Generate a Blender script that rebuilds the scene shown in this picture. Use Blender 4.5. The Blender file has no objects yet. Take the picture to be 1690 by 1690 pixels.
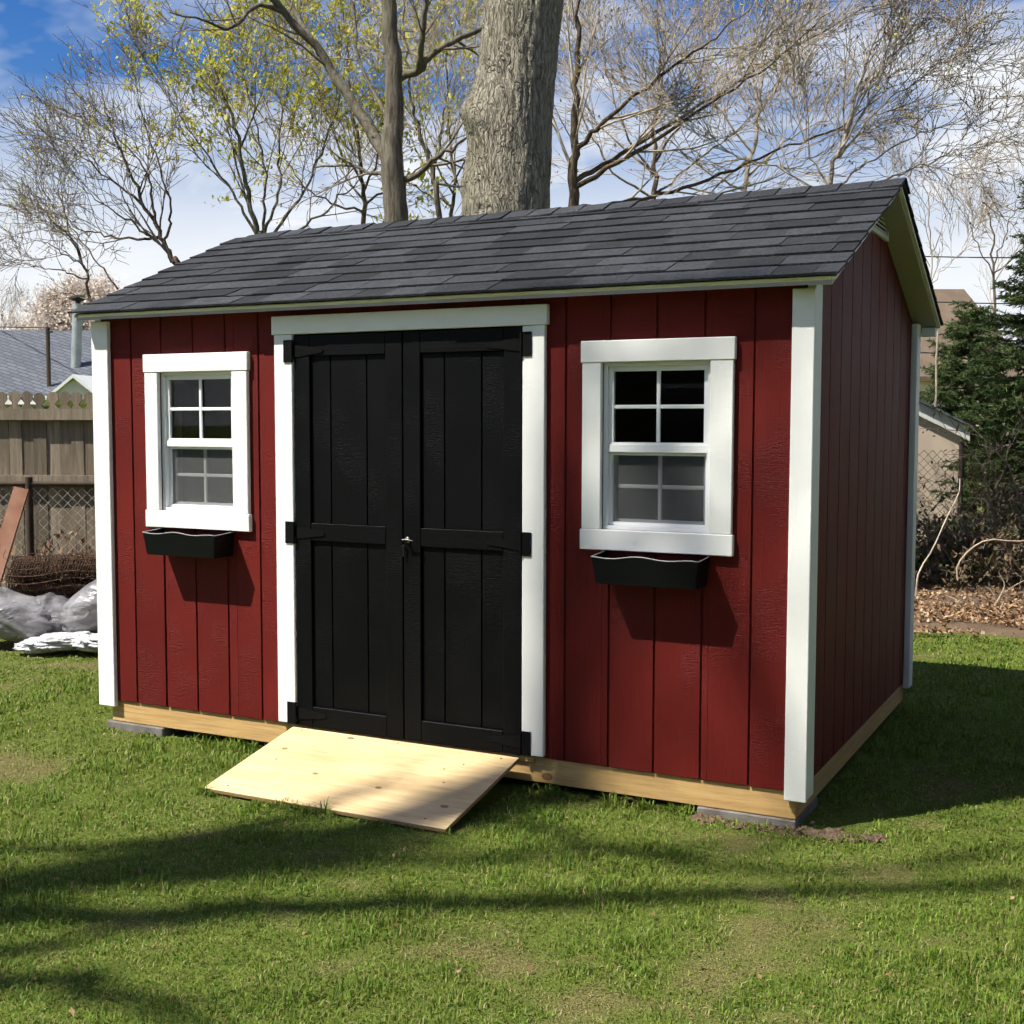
import bpy, bmesh, math, random
import numpy as np
from mathutils import Vector, Matrix

# ------------------------------------------------------------------ camera, sky, sun, exposure
scene = bpy.context.scene
CAM = np.array([4.8374, -4.8133, 1.5651])
YAW, PITCH, ROLL, FPX = 0.471, -0.0706, 0.0018, 2055.14 / 1690.0
def _axes():
    cy, sy, cp, sp = math.cos(YAW), math.sin(YAW), math.cos(PITCH), math.sin(PITCH)
    f = np.array([-sy * cp, cy * cp, sp]); r = np.array([cy, sy, 0.0]); u = np.cross(r, f)
    c, s = math.cos(ROLL), math.sin(ROLL)
    return c * r + s * u, -s * r + c * u, f
AR, AU, AF = _axes()
cam_d = bpy.data.cameras.new('camera'); cam = bpy.data.objects.new('camera', cam_d)
scene.collection.objects.link(cam); scene.camera = cam
cam_d.sensor_width = 36.0; cam_d.lens = 36.0 * FPX; cam_d.clip_start = 0.05; cam_d.clip_end = 3000
M = Matrix(((AR[0], AU[0], -AF[0], CAM[0]), (AR[1], AU[1], -AF[1], CAM[1]), (AR[2], AU[2], -AF[2], CAM[2]), (0, 0, 0, 1)))
cam.matrix_world = M

SUN = np.array([0.12, 0.15, -0.27]); SUN = SUN / np.linalg.norm(SUN)
SUN_EL = math.asin(-SUN[2]); SUN_ROT = math.atan2(-SUN[0], -SUN[1])
world = bpy.data.worlds.new('World'); scene.world = world; world.use_nodes = True
wn, wl = world.node_tree.nodes, world.node_tree.links
wn.clear()
w_out = wn.new('ShaderNodeOutputWorld'); w_bg = wn.new('ShaderNodeBackground'); w_bg.inputs['Strength'].default_value = 0.05
sky = wn.new('ShaderNodeTexSky'); sky.sky_type = 'NISHITA'; sky.sun_disc = False
sky.sun_elevation = SUN_EL; sky.sun_rotation = SUN_ROT; sky.air_density = 1.0; sky.dust_density = 0.35; sky.ozone_density = 2.0
tc = wn.new('ShaderNodeTexCoord'); sep = wn.new('ShaderNodeSeparateXYZ'); wl.new(tc.outputs['Generated'], sep.inputs[0])
def wmath(op, a, b=None):
    n = wn.new('ShaderNodeMath'); n.operation = op
    for i, v in enumerate((a, b)):
        if v is None: continue
        if isinstance(v, (int, float)): n.inputs[i].default_value = v
        else: wl.new(v, n.inputs[i])
    return n.outputs[0]
zz = wmath('ADD', wmath('MAXIMUM', sep.outputs[2], 0.0), 0.22)
comb = wn.new('ShaderNodeCombineXYZ')
wl.new(wmath('DIVIDE', sep.outputs[0], zz), comb.inputs[0]); wl.new(wmath('DIVIDE', sep.outputs[1], zz), comb.inputs[1])
comb.inputs[2].default_value = 2.2
cn = wn.new('ShaderNodeTexNoise'); cn.inputs['Scale'].default_value = 2.0; cn.inputs['Detail'].default_value = 5; cn.inputs['Roughness'].default_value = 0.56
cn.inputs['Distortion'].default_value = 0.35
wl.new(comb.outputs[0], cn.inputs['Vector'])
cr = wn.new('ShaderNodeValToRGB'); cr.color_ramp.elements[0].position = 0.44; cr.color_ramp.elements[1].position = 0.66
wl.new(cn.outputs['Fac'], cr.inputs[0])
hz = wn.new('ShaderNodeMapRange'); hz.inputs[1].default_value = 0.13; hz.inputs[2].default_value = 0.25; hz.inputs[3].default_value = 0.95; hz.inputs[4].default_value = 0.0
wl.new(sep.outputs[2], hz.inputs[0])
cn2 = wn.new('ShaderNodeTexNoise'); cn2.inputs['Scale'].default_value = 3.1; cn2.inputs['Detail'].default_value = 3
wl.new(comb.outputs[0], cn2.inputs['Vector'])
ccol = wn.new('ShaderNodeMixRGB'); ccol.inputs[1].default_value = (8.6, 9.1, 10.0, 1); ccol.inputs[2].default_value = (11.8, 12.0, 12.2, 1)
wl.new(cn2.outputs['Fac'], ccol.inputs[0])
cmix = wn.new('ShaderNodeMixRGB'); wl.new(wmath('MAXIMUM', cr.outputs[0], hz.outputs[0]), cmix.inputs[0])
hs = wn.new('ShaderNodeHueSaturation'); hs.inputs['Hue'].default_value = 0.515; hs.inputs['Saturation'].default_value = 1.45; hs.inputs['Value'].default_value = 1.3; wl.new(sky.outputs[0], hs.inputs['Color']); wl.new(hs.outputs[0], cmix.inputs[1]); wl.new(ccol.outputs[0], cmix.inputs[2])
wl.new(cmix.outputs[0], w_bg.inputs['Color']); wl.new(w_bg.outputs[0], w_out.inputs['Surface'])

world.cycles.sampling_method = 'MANUAL'; world.cycles.sample_map_resolution = 256
sun_d = bpy.data.lights.new('sun', 'SUN'); sun_d.energy = 5.0; sun_d.angle = math.radians(0.53); sun_d.color = (1.0, 0.95, 0.86)
sun = bpy.data.objects.new('sun', sun_d); scene.collection.objects.link(sun)
sun.rotation_euler = Vector(SUN.tolist()).to_track_quat('-Z', 'Y').to_euler(); sun.location = (-8, -10, 20)
vs = scene.view_settings; vs.view_transform = 'Standard'; vs.look = 'None'; vs.exposure = 0.86; vs.gamma = 1.0; vs.use_curve_mapping = False
scene.render.engine = 'CYCLES'
scene.cycles.max_bounces = 4; scene.cycles.diffuse_bounces = 2; scene.cycles.glossy_bounces = 2; scene.cycles.transparent_max_bounces = 12
scene.cycles.transmission_bounces = 4; scene.cycles.caustics_reflective = False; scene.cycles.caustics_refractive = False
scene.cycles.use_denoising = True; scene.cycles.use_light_tree = False
scene.cycles.use_adaptive_sampling = True; scene.cycles.adaptive_threshold = 0.06; scene.cycles.adaptive_min_samples = 8

# ------------------------------------------------------------------ helpers
C = scene.collection
rnd = random.Random(11)
npr = np.random.default_rng(5)
WLOC = {}
GZ = -0.04
def at(px, py, d):
    """a spot in the place, read off the photograph (1690 px) at a known distance d from where it was taken"""
    return CAM + d * (AF + AR * (px - 845) / (FPX * 1690) + AU * (845 - py) / (FPX * 1690))
def tag(o, label=None, cat=None, group=None, kind=None):
    if label: o['label'] = label
    if cat: o['category'] = cat
    if group: o['group'] = group
    if kind: o['kind'] = kind
    return o
def link(o, parent, wloc):
    C.objects.link(o); WLOC[o] = np.array(wloc, float)
    if parent is not None:
        o.parent = parent; o.location = (WLOC[o] - WLOC[parent]).tolist()
    else:
        o.location = list(map(float, wloc))
    return o
def empty(name, loc, label=None, cat=None, group=None):
    o = bpy.data.objects.new(name, None); o.empty_display_size = 0.1
    return tag(link(o, None, loc), label, cat, group)
def mesh_obj(name, verts, faces, mat, parent=None, loc=(0, 0, 0), smooth=False):
    me = bpy.data.meshes.new(name); me.from_pydata([tuple(map(float, v)) for v in verts], [], faces); me.update()
    if smooth: me.polygons.foreach_set('use_smooth', [True] * len(me.polygons))
    if mat: me.materials.append(mat)
    return link(bpy.data.objects.new(name, me), parent, loc)
def np_mesh(name, V, loops, starts, totals, mat, parent=None, loc=(0, 0, 0), smooth=False, attrs=None):
    me = bpy.data.meshes.new(name); V = np.ascontiguousarray(V, dtype=np.float32)
    me.vertices.add(len(V)); me.vertices.foreach_set('co', V.ravel())
    me.loops.add(len(loops)); me.loops.foreach_set('vertex_index', np.asarray(loops, dtype=np.int32))
    me.polygons.add(len(starts)); me.polygons.foreach_set('loop_start', np.asarray(starts, dtype=np.int32))
    me.polygons.foreach_set('loop_total', np.asarray(totals, dtype=np.int32))
    if smooth: me.polygons.foreach_set('use_smooth', np.ones(len(starts), dtype=bool))
    me.update(calc_edges=True)
    for k, v in (attrs or {}).items():
        a = me.attributes.new(k, 'FLOAT', 'POINT'); a.data.foreach_set('value', np.asarray(v, dtype=np.float32))
    if mat: me.materials.append(mat)
    return link(bpy.data.objects.new(name, me), parent, loc)
def quads_mesh(name, V, F, mat, **k):
    F = np.asarray(F); n, w = F.shape
    return np_mesh(name, V, F.ravel(), np.arange(n) * w, np.full(n, w), mat, **k)
def box_bm(sx, sy, sz, bev):
    bm = bmesh.new(); bmesh.ops.create_cube(bm, size=1.0)
    for v in bm.verts: v.co = (v.co.x * sx, v.co.y * sy, v.co.z * sz)
    if bev > 0: bmesh.ops.bevel(bm, geom=list(bm.edges), offset=min(bev, 0.3 * min(sx, sy, sz)), segments=1, affect='EDGES')
    return bm
def box(name, x0, x1, y0, y1, z0, z1, mat, parent=None, bev=0.002):
    bm = box_bm(x1 - x0, y1 - y0, z1 - z0, bev)
    me = bpy.data.meshes.new(name); bm.to_mesh(me); bm.free(); me.materials.append(mat)
    return link(bpy.data.objects.new(name, me), parent, ((x0 + x1) / 2, (y0 + y1) / 2, (z0 + z1) / 2))
class Tubes:
    """polylines with radii turned into tubes, all in one mesh"""
    def __init__(s, ref=None): s.g = {}; s.ref = ref
    def add(s, P, R, sides=3):
        P = np.asarray(P, float); R = np.asarray(R, float); s.g.setdefault((len(P), sides), []).append((P, R))
    def build(s, name, mat, parent=None, loc=(0, 0, 0), smooth=True, kind=None):
        VV, FF, base = [], [], 0
        for (n, sd), L in s.g.items():
            P = np.stack([a for a, _ in L]); R = np.stack([b for _, b in L]); m = len(L)
            T = np.gradient(P, axis=1); T /= np.linalg.norm(T, axis=2, keepdims=True) + 1e-9
            ref = np.where(np.abs(T[:, :1, 2:3]) < 0.8, np.array([0, 0, 1.0]), np.array([1.0, 0, 0]))
            if s.ref is not None: ref = np.asarray(s.ref, float)
            A = np.cross(T, ref); A /= np.linalg.norm(A, axis=2, keepdims=True) + 1e-9
            B = np.cross(T, A)
            th = np.arange(sd) * 2 * math.pi / sd
            V = P[:, :, None] + R[:, :, None, None] * (A[:, :, None] * np.cos(th)[None, None, :, None] + B[:, :, None] * np.sin(th)[None, None, :, None])
            idx = base + np.arange(m * n * sd).reshape(m, n, sd)
            a = idx[:, :-1]; b = idx[:, 1:]
            F = np.stack([a, np.roll(a, -1, 2), np.roll(b, -1, 2), b], -1).reshape(-1, 4)
            VV.append(V.reshape(-1, 3)); FF.append(F); base += m * n * sd
        V = np.concatenate(VV) - np.asarray(loc, float)
        o = quads_mesh(name, V, np.concatenate(FF), mat, parent=parent, loc=loc, smooth=smooth)
        if kind: o['kind'] = kind
        return o
def vnoise(x, y, s, seed=0, wrap=0):
    x = np.asarray(x) / s; y = np.asarray(y) / s
    xi = np.floor(x).astype(np.int64); yi = np.floor(y).astype(np.int64); fx = x - xi; fy = y - yi
    def h(a, b):
        if wrap: a = a % wrap
        n = (a * 374761393 + b * 668265263 + seed * 974711) & 0xffffffff
        n = ((n ^ (n >> 13)) * 1274126177) & 0xffffffff
        return ((n ^ (n >> 16)) & 0xffff) / 65535.0
    fx = fx * fx * (3 - 2 * fx); fy = fy * fy * (3 - 2 * fy)
    return (h(xi, yi) * (1 - fx) + h(xi + 1, yi) * fx) * (1 - fy) + (h(xi, yi + 1) * (1 - fx) + h(xi + 1, yi + 1) * fx) * fy
def bare_amount(x, y):
    """0 where the turf is thick, 1 on the thin worn patches"""
    n1 = vnoise(x, y, 0.8, 61) * 0.30 + vnoise(x, y, 0.27, 2) * 0.38 + vnoise(x, y, 0.10, 7) * 0.32
    return n1, np.clip((n1 - 0.605) / 0.18, 0, 1)
def ground_z(x, y):
    x = np.asarray(x, float); y = np.asarray(y, float)
    return GZ + 0.05 * (vnoise(x, y, 1.7, 3) - 0.5) * np.clip((np.hypot(x - 1.9, y - 1.2) - 1.5) / 3, 0.25, 1) + 0.012 * (vnoise(x, y, 0.35, 4) - 0.5)

# ------------------------------------------------------------------ materials
class Mat:
    def __init__(s, name):
        s.m = bpy.data.materials.new(name); s.m.use_nodes = True; s.t = s.m.node_tree; s.n = s.t.nodes
        s.b = s.n['Principled BSDF']; s.out = s.n['Material Output']
        s.tc = s.n.new('ShaderNodeTexCoord'); s.oi = s.n.new('ShaderNodeObjectInfo')
    def L(s, a, b): s.t.links.new(a, b)
    def coord(s, scale=(1, 1, 1), world=False, rand=True):
        """piece-local coordinates, shifted per piece so no two pieces show the same grain"""
        mp = s.n.new('ShaderNodeMapping'); mp.inputs['Scale'].default_value = scale
        if world:
            g = s.n.new('ShaderNodeNewGeometry'); s.L(g.outputs['Position'], mp.inputs['Vector'])
        else:
            if rand:
                ad = s.n.new('ShaderNodeVectorMath'); ad.operation = 'ADD'; sc = s.n.new('ShaderNodeVectorMath'); sc.operation = 'SCALE'
                sc.inputs[0].default_value = (17.3, 9.1, 23.7); s.L(s.oi.outputs['Random'], sc.inputs['Scale'])
                s.L(s.tc.outputs['Object'], ad.inputs[0]); s.L(sc.outputs[0], ad.inputs[1]); s.L(ad.outputs[0], mp.inputs['Vector'])
            else: s.L(s.tc.outputs['Object'], mp.inputs['Vector'])
        return mp.outputs[0]
    def noise(s, vec, scale=5, detail=4, rough=0.55, dist=0.0):
        n = s.n.new('ShaderNodeTexNoise'); n.inputs['Scale'].default_value = scale; n.inputs['Detail'].default_value = detail
        n.inputs['Roughness'].default_value = rough; n.inputs['Distortion'].default_value = dist; s.L(vec, n.inputs['Vector']); return n.outputs['Fac']
    def voro(s, vec, scale, out='Distance', feat='F1'):
        n = s.n.new('ShaderNodeTexVoronoi'); n.feature = feat; n.inputs['Scale'].default_value = scale; s.L(vec, n.inputs['Vector']); return n.outputs[out]
    def ramp(s, fac, stops):
        r = s.n.new('ShaderNodeValToRGB'); e = r.color_ramp.elements
        while len(e) < len(stops): e.new(0.5)
        for k, (p, c) in enumerate(stops):
            e[k].position = p; e[k].color = (*c, 1) if len(c) == 3 else c
        s.L(fac, r.inputs[0]); return r.outputs[0]
    def mix(s, fac, a, b, mode='MIX'):
        m = s.n.new('ShaderNodeMixRGB'); m.blend_type = mode
        for i, v in enumerate((fac, a, b)):
            if isinstance(v, (int, float)): m.inputs[i].default_value = v
            elif isinstance(v, tuple): m.inputs[i].default_value = (*v, 1)
            else: s.L(v, m.inputs[i])
        return m.outputs[0]
    def math(s, op, a, b=0.0):
        m = s.n.new('ShaderNodeMath'); m.operation = op
        for i, v in enumerate((a, b)):
            if isinstance(v, (int, float)): m.inputs[i].default_value = v
            else: s.L(v, m.inputs[i])
        return m.outputs[0]
    def attr(s, name):
        a = s.n.new('ShaderNodeAttribute'); a.attribute_name = name; return a.outputs['Fac']
    def bump(s, h, strength=0.3, dist=0.004):
        b = s.n.new('ShaderNodeBump'); b.inputs['Strength'].default_value = strength; b.inputs['Distance'].default_value = dist
        s.L(h, b.inputs['Height']); s.L(b.outputs[0], s.b.inputs['Normal'])
    def col(s, c):
        if isinstance(c, tuple): s.b.inputs['Base Color'].default_value = (*c, 1)
        else: s.L(c, s.b.inputs['Base Color'])
    def rough(s, v, spec=None):
        if isinstance(v, (int, float)): s.b.inputs['Roughness'].default_value = v
        else: s.L(v, s.b.inputs['Roughness'])
        if spec is not None: s.b.inputs['Specular IOR Level'].default_value = spec
def hsv_var(m, col, amt=0.25):
    """slight tone difference from piece to piece"""
    h = m.n.new('ShaderNodeHueSaturation'); m.L(col, h.inputs['Color'])
    v = m.n.new('ShaderNodeMapRange'); v.inputs[3].default_value = 1 - amt; v.inputs[4].default_value = 1 + amt; m.L(m.oi.outputs['Random'], v.inputs[0])
    m.L(v.outputs[0], h.inputs['Value']); return h.outputs[0]
MT = {}
def paint(name, base, dark, rough, gb=0.35, spec=0.4):
    m = Mat(name); v = m.coord((1, 1, 1))
    big = m.noise(v, 2.2, 1); grain = m.noise(m.coord((38, 38, 2.2)), 3.0, 3, 0.6, 0.4); chat = m.noise(m.coord((14, 14, 95)), 2.0, 2, 0.6, 1.2)
    patch = m.ramp(m.noise(v, 3.5, 1), [(0.42, (0, 0, 0)), (0.62, (1, 1, 1))])
    c = m.mix(m.ramp(big, [(0.3, (0, 0, 0)), (0.75, (1, 1, 1))]), dark, base)
    c = m.mix(m.math('MULTIPLY', grain, 0.22), c, dark)
    m.col(c)
    h = m.math('ADD', m.math('MULTIPLY', grain, 0.6), m.math('MULTIPLY', m.math('MULTIPLY', chat, patch), 1.1))
    m.bump(h, gb, 0.004); m.rough(m.math('ADD', m.math('MULTIPLY', big, 0.18), rough - 0.09), spec)
    MT[name] = m.m
paint('red_paint', (0.130, 0.0118, 0.0085), (0.094, 0.0085, 0.0065), 0.6, 0.9, 0.14)
paint('white_paint', (0.80, 0.80, 0.77), (0.74, 0.74, 0.70), 0.5, 0.14)
paint('black_paint', (0.0032, 0.0036, 0.0036), (0.0022, 0.0025, 0.0025), 0.5, 0.5, 0.09)
def simple(name, c, rough=0.6, metal=0.0, spec=0.5, var=None, nscale=8, bump=0.0):
    m = Mat(name)
    if var: m.col(m.mix(m.ramp(m.noise(m.coord(), nscale, 4), [(0.3, (0, 0, 0)), (0.7, (1, 1, 1))]), var, c))
    else: m.col(c)
    if bump: m.bump(m.noise(m.coord(), nscale * 4, 4), bump, 0.004)
    m.rough(rough, spec); m.b.inputs['Metallic'].default_value = metal
    MT[name] = m.m; return m
simple('soffit_counter_tint', (0.42, 0.385, 0.41), 0.7, 0, 0.2)  # off-white soffit greyed and tinted in colour to offset green bounce from grass
simple('vinyl', (0.80, 0.81, 0.80), 0.35)
simple('black_metal', (0.004, 0.004, 0.004), 0.6, 0.0, 0.06, (0.006, 0.006, 0.006), 30, 0.15)
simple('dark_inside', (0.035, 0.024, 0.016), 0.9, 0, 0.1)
simple('stud_wood', (0.36, 0.24, 0.12), 0.8, 0, 0.2, (0.28, 0.18, 0.09))
simple('steel', (0.10, 0.10, 0.095), 0.4, 1.0)
simple('galvanised', (0.42, 0.45, 0.44), 0.55, 0.6, 0.5, (0.30, 0.33, 0.33), 5)
simple('rusty_wire', (0.10, 0.055, 0.03), 0.8, 0.1, 0.3, (0.05, 0.03, 0.02), 25)
simple('dull_wire', (0.58, 0.55, 0.48), 0.6, 0.2, 0.4, (0.26, 0.22, 0.18), 12)
simple('cable', (0.02, 0.02, 0.022), 0.7)
simple('box_plastic', (0.0045, 0.005, 0.005), 0.45, 0, 0.12)
simple('box_rim', (0.24, 0.24, 0.235), 0.35)
simple('tan_wall', (0.66, 0.54, 0.42), 0.85, 0, 0.2, (0.56, 0.45, 0.35), 1.6)
simple('cream_wall', (0.70, 0.68, 0.60), 0.8, 0, 0.3, (0.62, 0.60, 0.53), 2)
simple('window_glass_far', (0.03, 0.035, 0.04), 0.08)
simple('vent_metal', (0.66, 0.65, 0.61), 0.5, 0.0)
simple('dry_leaf', (0.30, 0.17, 0.075), 0.8, 0, 0.2, (0.16, 0.085, 0.04), 30)
simple('pale_stick', (0.45, 0.36, 0.26), 0.85, 0, 0.2, (0.30, 0.23, 0.16), 14, 0.4)
simple('brown_board', (0.33, 0.18, 0.12), 0.8, 0, 0.2, (0.20, 0.09, 0.055), 4, 0.3)
simple('iron_post', (0.045, 0.035, 0.028), 0.8, 0.2, 0.3, (0.07, 0.045, 0.03), 16)
# shingles
def shingle_mat(name, lo, hi, gran=95):
    m = Mat(name); v = m.coord()
    g = m.noise(v, gran, 3, 0.8); s = m.noise(v, 9, 3)
    c = m.ramp(m.oi.outputs['Random'], [(0.0, lo), (0.55, tuple((a + b) / 2 for a, b in zip(lo, hi))), (1.0, hi)])
    c = m.mix(m.ramp(s, [(0.3, (0, 0, 0)), (0.8, (0.55, 0.55, 0.55))]), c, tuple(x * 0.55 for x in lo))
    sp = m.ramp(g, [(0.34, (0.35, 0.35, 0.35)), (0.5, (0.95, 0.95, 0.95)), (0.68, (2.1, 2.1, 2.1))])
    m.col(m.mix(1.0, c, sp, 'MULTIPLY')); m.bump(g, 0.6, 0.003); m.rough(0.85, 0.25); MT[name] = m.m
shingle_mat('shingle', (0.011, 0.0122, 0.0145), (0.042, 0.046, 0.052))
m = Mat('far_shingle'); v = m.coord((1, 1, 1), rand=False)
br = m.n.new('ShaderNodeTexBrick'); br.inputs['Scale'].default_value = 1.0; br.inputs['Brick Width'].default_value = 0.3; br.inputs['Row Height'].default_value = 0.10
br.inputs['Mortar Size'].default_value = 0.012; br.inputs['Color1'].default_value = (0.115, 0.127, 0.148, 1); br.inputs['Color2'].default_value = (0.085, 0.093, 0.11, 1); br.inputs['Mortar'].default_value = (0.05, 0.055, 0.065, 1)
m.L(v, br.inputs['Vector']); m.col(br.outputs['Color']); m.rough(0.9, 0.2); MT['far_shingle'] = m.m
# lumber and plywood
def lumber(name, a, b, dark, knots=1.6, stretch=(1.4, 22, 22), rough=0.65):
    m = Mat(name); v = m.coord(stretch)
    w = m.noise(v, 1.6, 5, 0.62, 0.9); fine = m.noise(m.coord((6, 120, 120)), 1.0, 3)
    c = m.mix(m.ramp(w, [(0.32, (0, 0, 0)), (0.68, (1, 1, 1))]), a, b)
    c = m.mix(m.math('MULTIPLY', m.ramp(fine, [(0.45, (0, 0, 0)), (0.8, (1, 1, 1))]), 0.35), c, dark)
    sx = m.n.new('ShaderNodeSeparateXYZ'); m.L(m.coord((1, 1.7, 1.7)), sx.inputs[0]); cx = m.n.new('ShaderNodeCombineXYZ'); m.L(sx.outputs[0], cx.inputs[0]); m.L(m.math('ADD', sx.outputs[1], sx.outputs[2]), cx.inputs[1])
    vk = m.n.new('ShaderNodeTexVoronoi'); vk.voronoi_dimensions = '2D'; vk.inputs['Scale'].default_value = knots; m.L(cx.outputs[0], vk.inputs['Vector']); kd = vk.outputs['Distance']
    sel = m.n.new('ShaderNodeSeparateColor'); m.L(vk.outputs['Color'], sel.inputs[0])
    kn = m.math('MULTIPLY', m.ramp(m.math('ADD', kd, m.math('MULTIPLY', sel.outputs[1], 0.03)), [(0.03, (0.7, 0.7, 0.7)), (0.045, (1, 1, 1)), (0.062, (0, 0, 0))]), m.math('GREATER_THAN', sel.outputs[0], 0.55))
    c = m.mix(kn, c, dark)
    m.col(c); m.bump(m.math('ADD', w, fine), 0.25, 0.003); m.rough(rough, 0.3); MT[name] = m.m
lumber('treated_lumber', (0.56, 0.37, 0.155), (0.43, 0.265, 0.10), (0.16, 0.085, 0.035), 1.9)
lumber('plywood', (0.72, 0.54, 0.30), (0.60, 0.42, 0.205), (0.13, 0.065, 0.028), 2.6, (1.1, 13, 13))
m = Mat('ply_edge'); sz = m.n.new('ShaderNodeSeparateXYZ'); m.L(m.tc.outputs['Object'], sz.inputs[0]); pl_ = m.math('SINE', m.math('MULTIPLY', sz.outputs[2], 1500.0))
m.col(m.mix(m.ramp(pl_, [(0.2, (0, 0, 0)), (0.7, (1, 1, 1))]), (0.24, 0.15, 0.07), m.mix(m.noise(m.coord(), 40, 3), (0.50, 0.36, 0.19), (0.36, 0.24, 0.12)))); m.rough(0.85, 0.2); MT['ply_edge'] = m.m
simple('concrete', (0.19, 0.175, 0.16), 0.95, 0, 0.2, (0.11, 0.095, 0.08), 14, 0.5)
m = Mat('fence_wood'); v = m.coord((12, 12, 0.9)); g = m.noise(v, 2.5, 5, 0.65, 0.6)
c = m.mix(m.ramp(g, [(0.3, (0, 0, 0)), (0.7, (1, 1, 1))]), (0.25, 0.205, 0.15), (0.13, 0.105, 0.075))
c = m.mix(m.ramp(m.noise(m.coord(), 1.8, 4), [(0.5, (0, 0, 0)), (0.78, (0.7, 0.7, 0.7))]), c, (0.10, 0.085, 0.06))
m.col(hsv_var(m, c, 0.35)); m.bump(g, 0.7, 0.006); m.rough(0.9, 0.15); MT['fence_wood'] = m.m
# bark
def bark(name, lo, hi, sc=(9, 9, 1.3), rand=True, moss=None, bs=0.7, cracks=False):
    m = Mat(name); v = m.coord(sc, rand=rand); r = m.noise(v, 2.4, 6, 0.62, 0.5); f = m.noise(m.coord((30, 30, 9)), 2, 4)
    c = m.mix(m.ramp(r, [(0.33, (0, 0, 0)), (0.62, (1, 1, 1))]), lo, hi)
    c = m.mix(m.math('MULTIPLY', f, 0.35), c, lo)
    if moss: c = m.mix(m.ramp(m.noise(m.coord((1, 1, 0.5)), 2.3, 4), [(0.5, (0, 0, 0)), (0.75, (0.7, 0.7, 0.7))]), c, moss)
    h = m.math('ADD', r, m.math('MULTIPLY', f, 0.3))
    if cracks:
        wv = m.n.new('ShaderNodeVectorMath'); wv.operation = 'ADD'; dn = m.n.new('ShaderNodeTexNoise'); dn.inputs['Scale'].default_value = 7.0; dn.inputs['Detail'].default_value = 3
        m.L(m.tc.outputs['Object'], dn.inputs['Vector']); sc_ = m.n.new('ShaderNodeVectorMath'); sc_.operation = 'SCALE'; sc_.inputs['Scale'].default_value = 0.10; m.L(dn.outputs['Color'], sc_.inputs[0])
        m.L(m.tc.outputs['Object'], wv.inputs[0]); m.L(sc_.outputs[0], wv.inputs[1]); mp = m.n.new('ShaderNodeMapping'); mp.inputs['Scale'].default_value = (30, 30, 2.6); m.L(wv.outputs[0], mp.inputs['Vector'])
        e1 = m.ramp(m.voro(mp.outputs[0], 1.0, 'Distance', 'DISTANCE_TO_EDGE'), [(0.0, (0, 0, 0)), (0.10, (1, 1, 1))]); e2 = m.ramp(m.voro(mp.outputs[0], 2.3, 'Distance', 'DISTANCE_TO_EDGE'), [(0.0, (0, 0, 0)), (0.14, (1, 1, 1))])
        c = m.mix(m.math('MULTIPLY', m.math('SUBTRACT', 1.0, e1), 0.6), c, tuple(q * 0.7 for q in lo)); c = m.mix(m.math('MULTIPLY', m.math('SUBTRACT', 1.0, e2), 0.25), c, lo)
        h = m.math('ADD', m.math('MULTIPLY', h, 0.5), m.math('ADD', e1, m.math('MULTIPLY', e2, 0.4)))
    m.col(c); m.bump(h, bs, 0.02); m.rough(0.95, 0.12); MT[name] = m.m
bark('bark_pale', (0.17, 0.15, 0.11), (0.50, 0.46, 0.36), (19, 19, 3.2), False, (0.22, 0.21, 0.13), 1.0, True)
bark('bark_grey', (0.06, 0.05, 0.038), (0.20, 0.175, 0.135), (12, 12, 2.2), True, (0.13, 0.135, 0.085), 0.9)
bark('bark_brown', (0.055, 0.04, 0.028), (0.165, 0.125, 0.085), (10, 10, 2))
bark('twig_grey', (0.11, 0.09, 0.07), (0.24, 0.195, 0.15), (4, 4, 4), bs=0.1)
bark('twig_tan', (0.27, 0.22, 0.165), (0.48, 0.41, 0.31), (4, 4, 4), bs=0.1)
bark('twig_red', (0.25, 0.19, 0.125), (0.42, 0.345, 0.24), (4, 4, 4), bs=0.1)
def leaf(name, stops, trans=0.35, rough=0.6):
    m = Mat(name); g = m.n.new('ShaderNodeNewGeometry'); c = m.ramp(g.outputs['Random Per Island'], stops)
    m.col(c); m.rough(rough, 0.25)
    t = m.n.new('ShaderNodeBsdfTranslucent'); m.L(c, t.inputs['Color']); x = m.n.new('ShaderNodeMixShader'); x.inputs[0].default_value = trans
    m.L(m.b.outputs[0], x.inputs[1]); m.L(t.outputs[0], x.inputs[2]); m.L(x.outputs[0], m.out.inputs['Surface']); MT[name] = m.m
leaf('bud_leaf', [(0.0, (0.36, 0.37, 0.045)), (0.5, (0.56, 0.54, 0.075)), (0.85, (0.44, 0.42, 0.055)), (1.0, (0.42, 0.24, 0.06))], 0.4)
leaf('bud_brown', [(0.0, (0.30, 0.20, 0.11)), (0.6, (0.34, 0.30, 0.12)), (1.0, (0.22, 0.13, 0.08))], 0.25)
leaf('blossom', [(0.0, (0.62, 0.52, 0.44)), (0.5, (0.74, 0.67, 0.60)), (1.0, (0.45, 0.35, 0.27))], 0.3)
leaf('needle', [(0.0, (0.032, 0.060, 0.020)), (0.6, (0.065, 0.105, 0.032)), (1.0, (0.12, 0.155, 0.045))], 0.3)
leaf('ivy_leaf', [(0.0, (0.025, 0.035, 0.012)), (0.5, (0.065, 0.055, 0.025)), (1.0, (0.18, 0.115, 0.065))], 0.2)
leaf('litter_leaf', [(0.0, (0.13, 0.07, 0.035)), (0.5, (0.26, 0.15, 0.075)), (0.85, (0.36, 0.25, 0.14)), (1.0, (0.46, 0.38, 0.26))], 0.1, 0.8)
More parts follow.
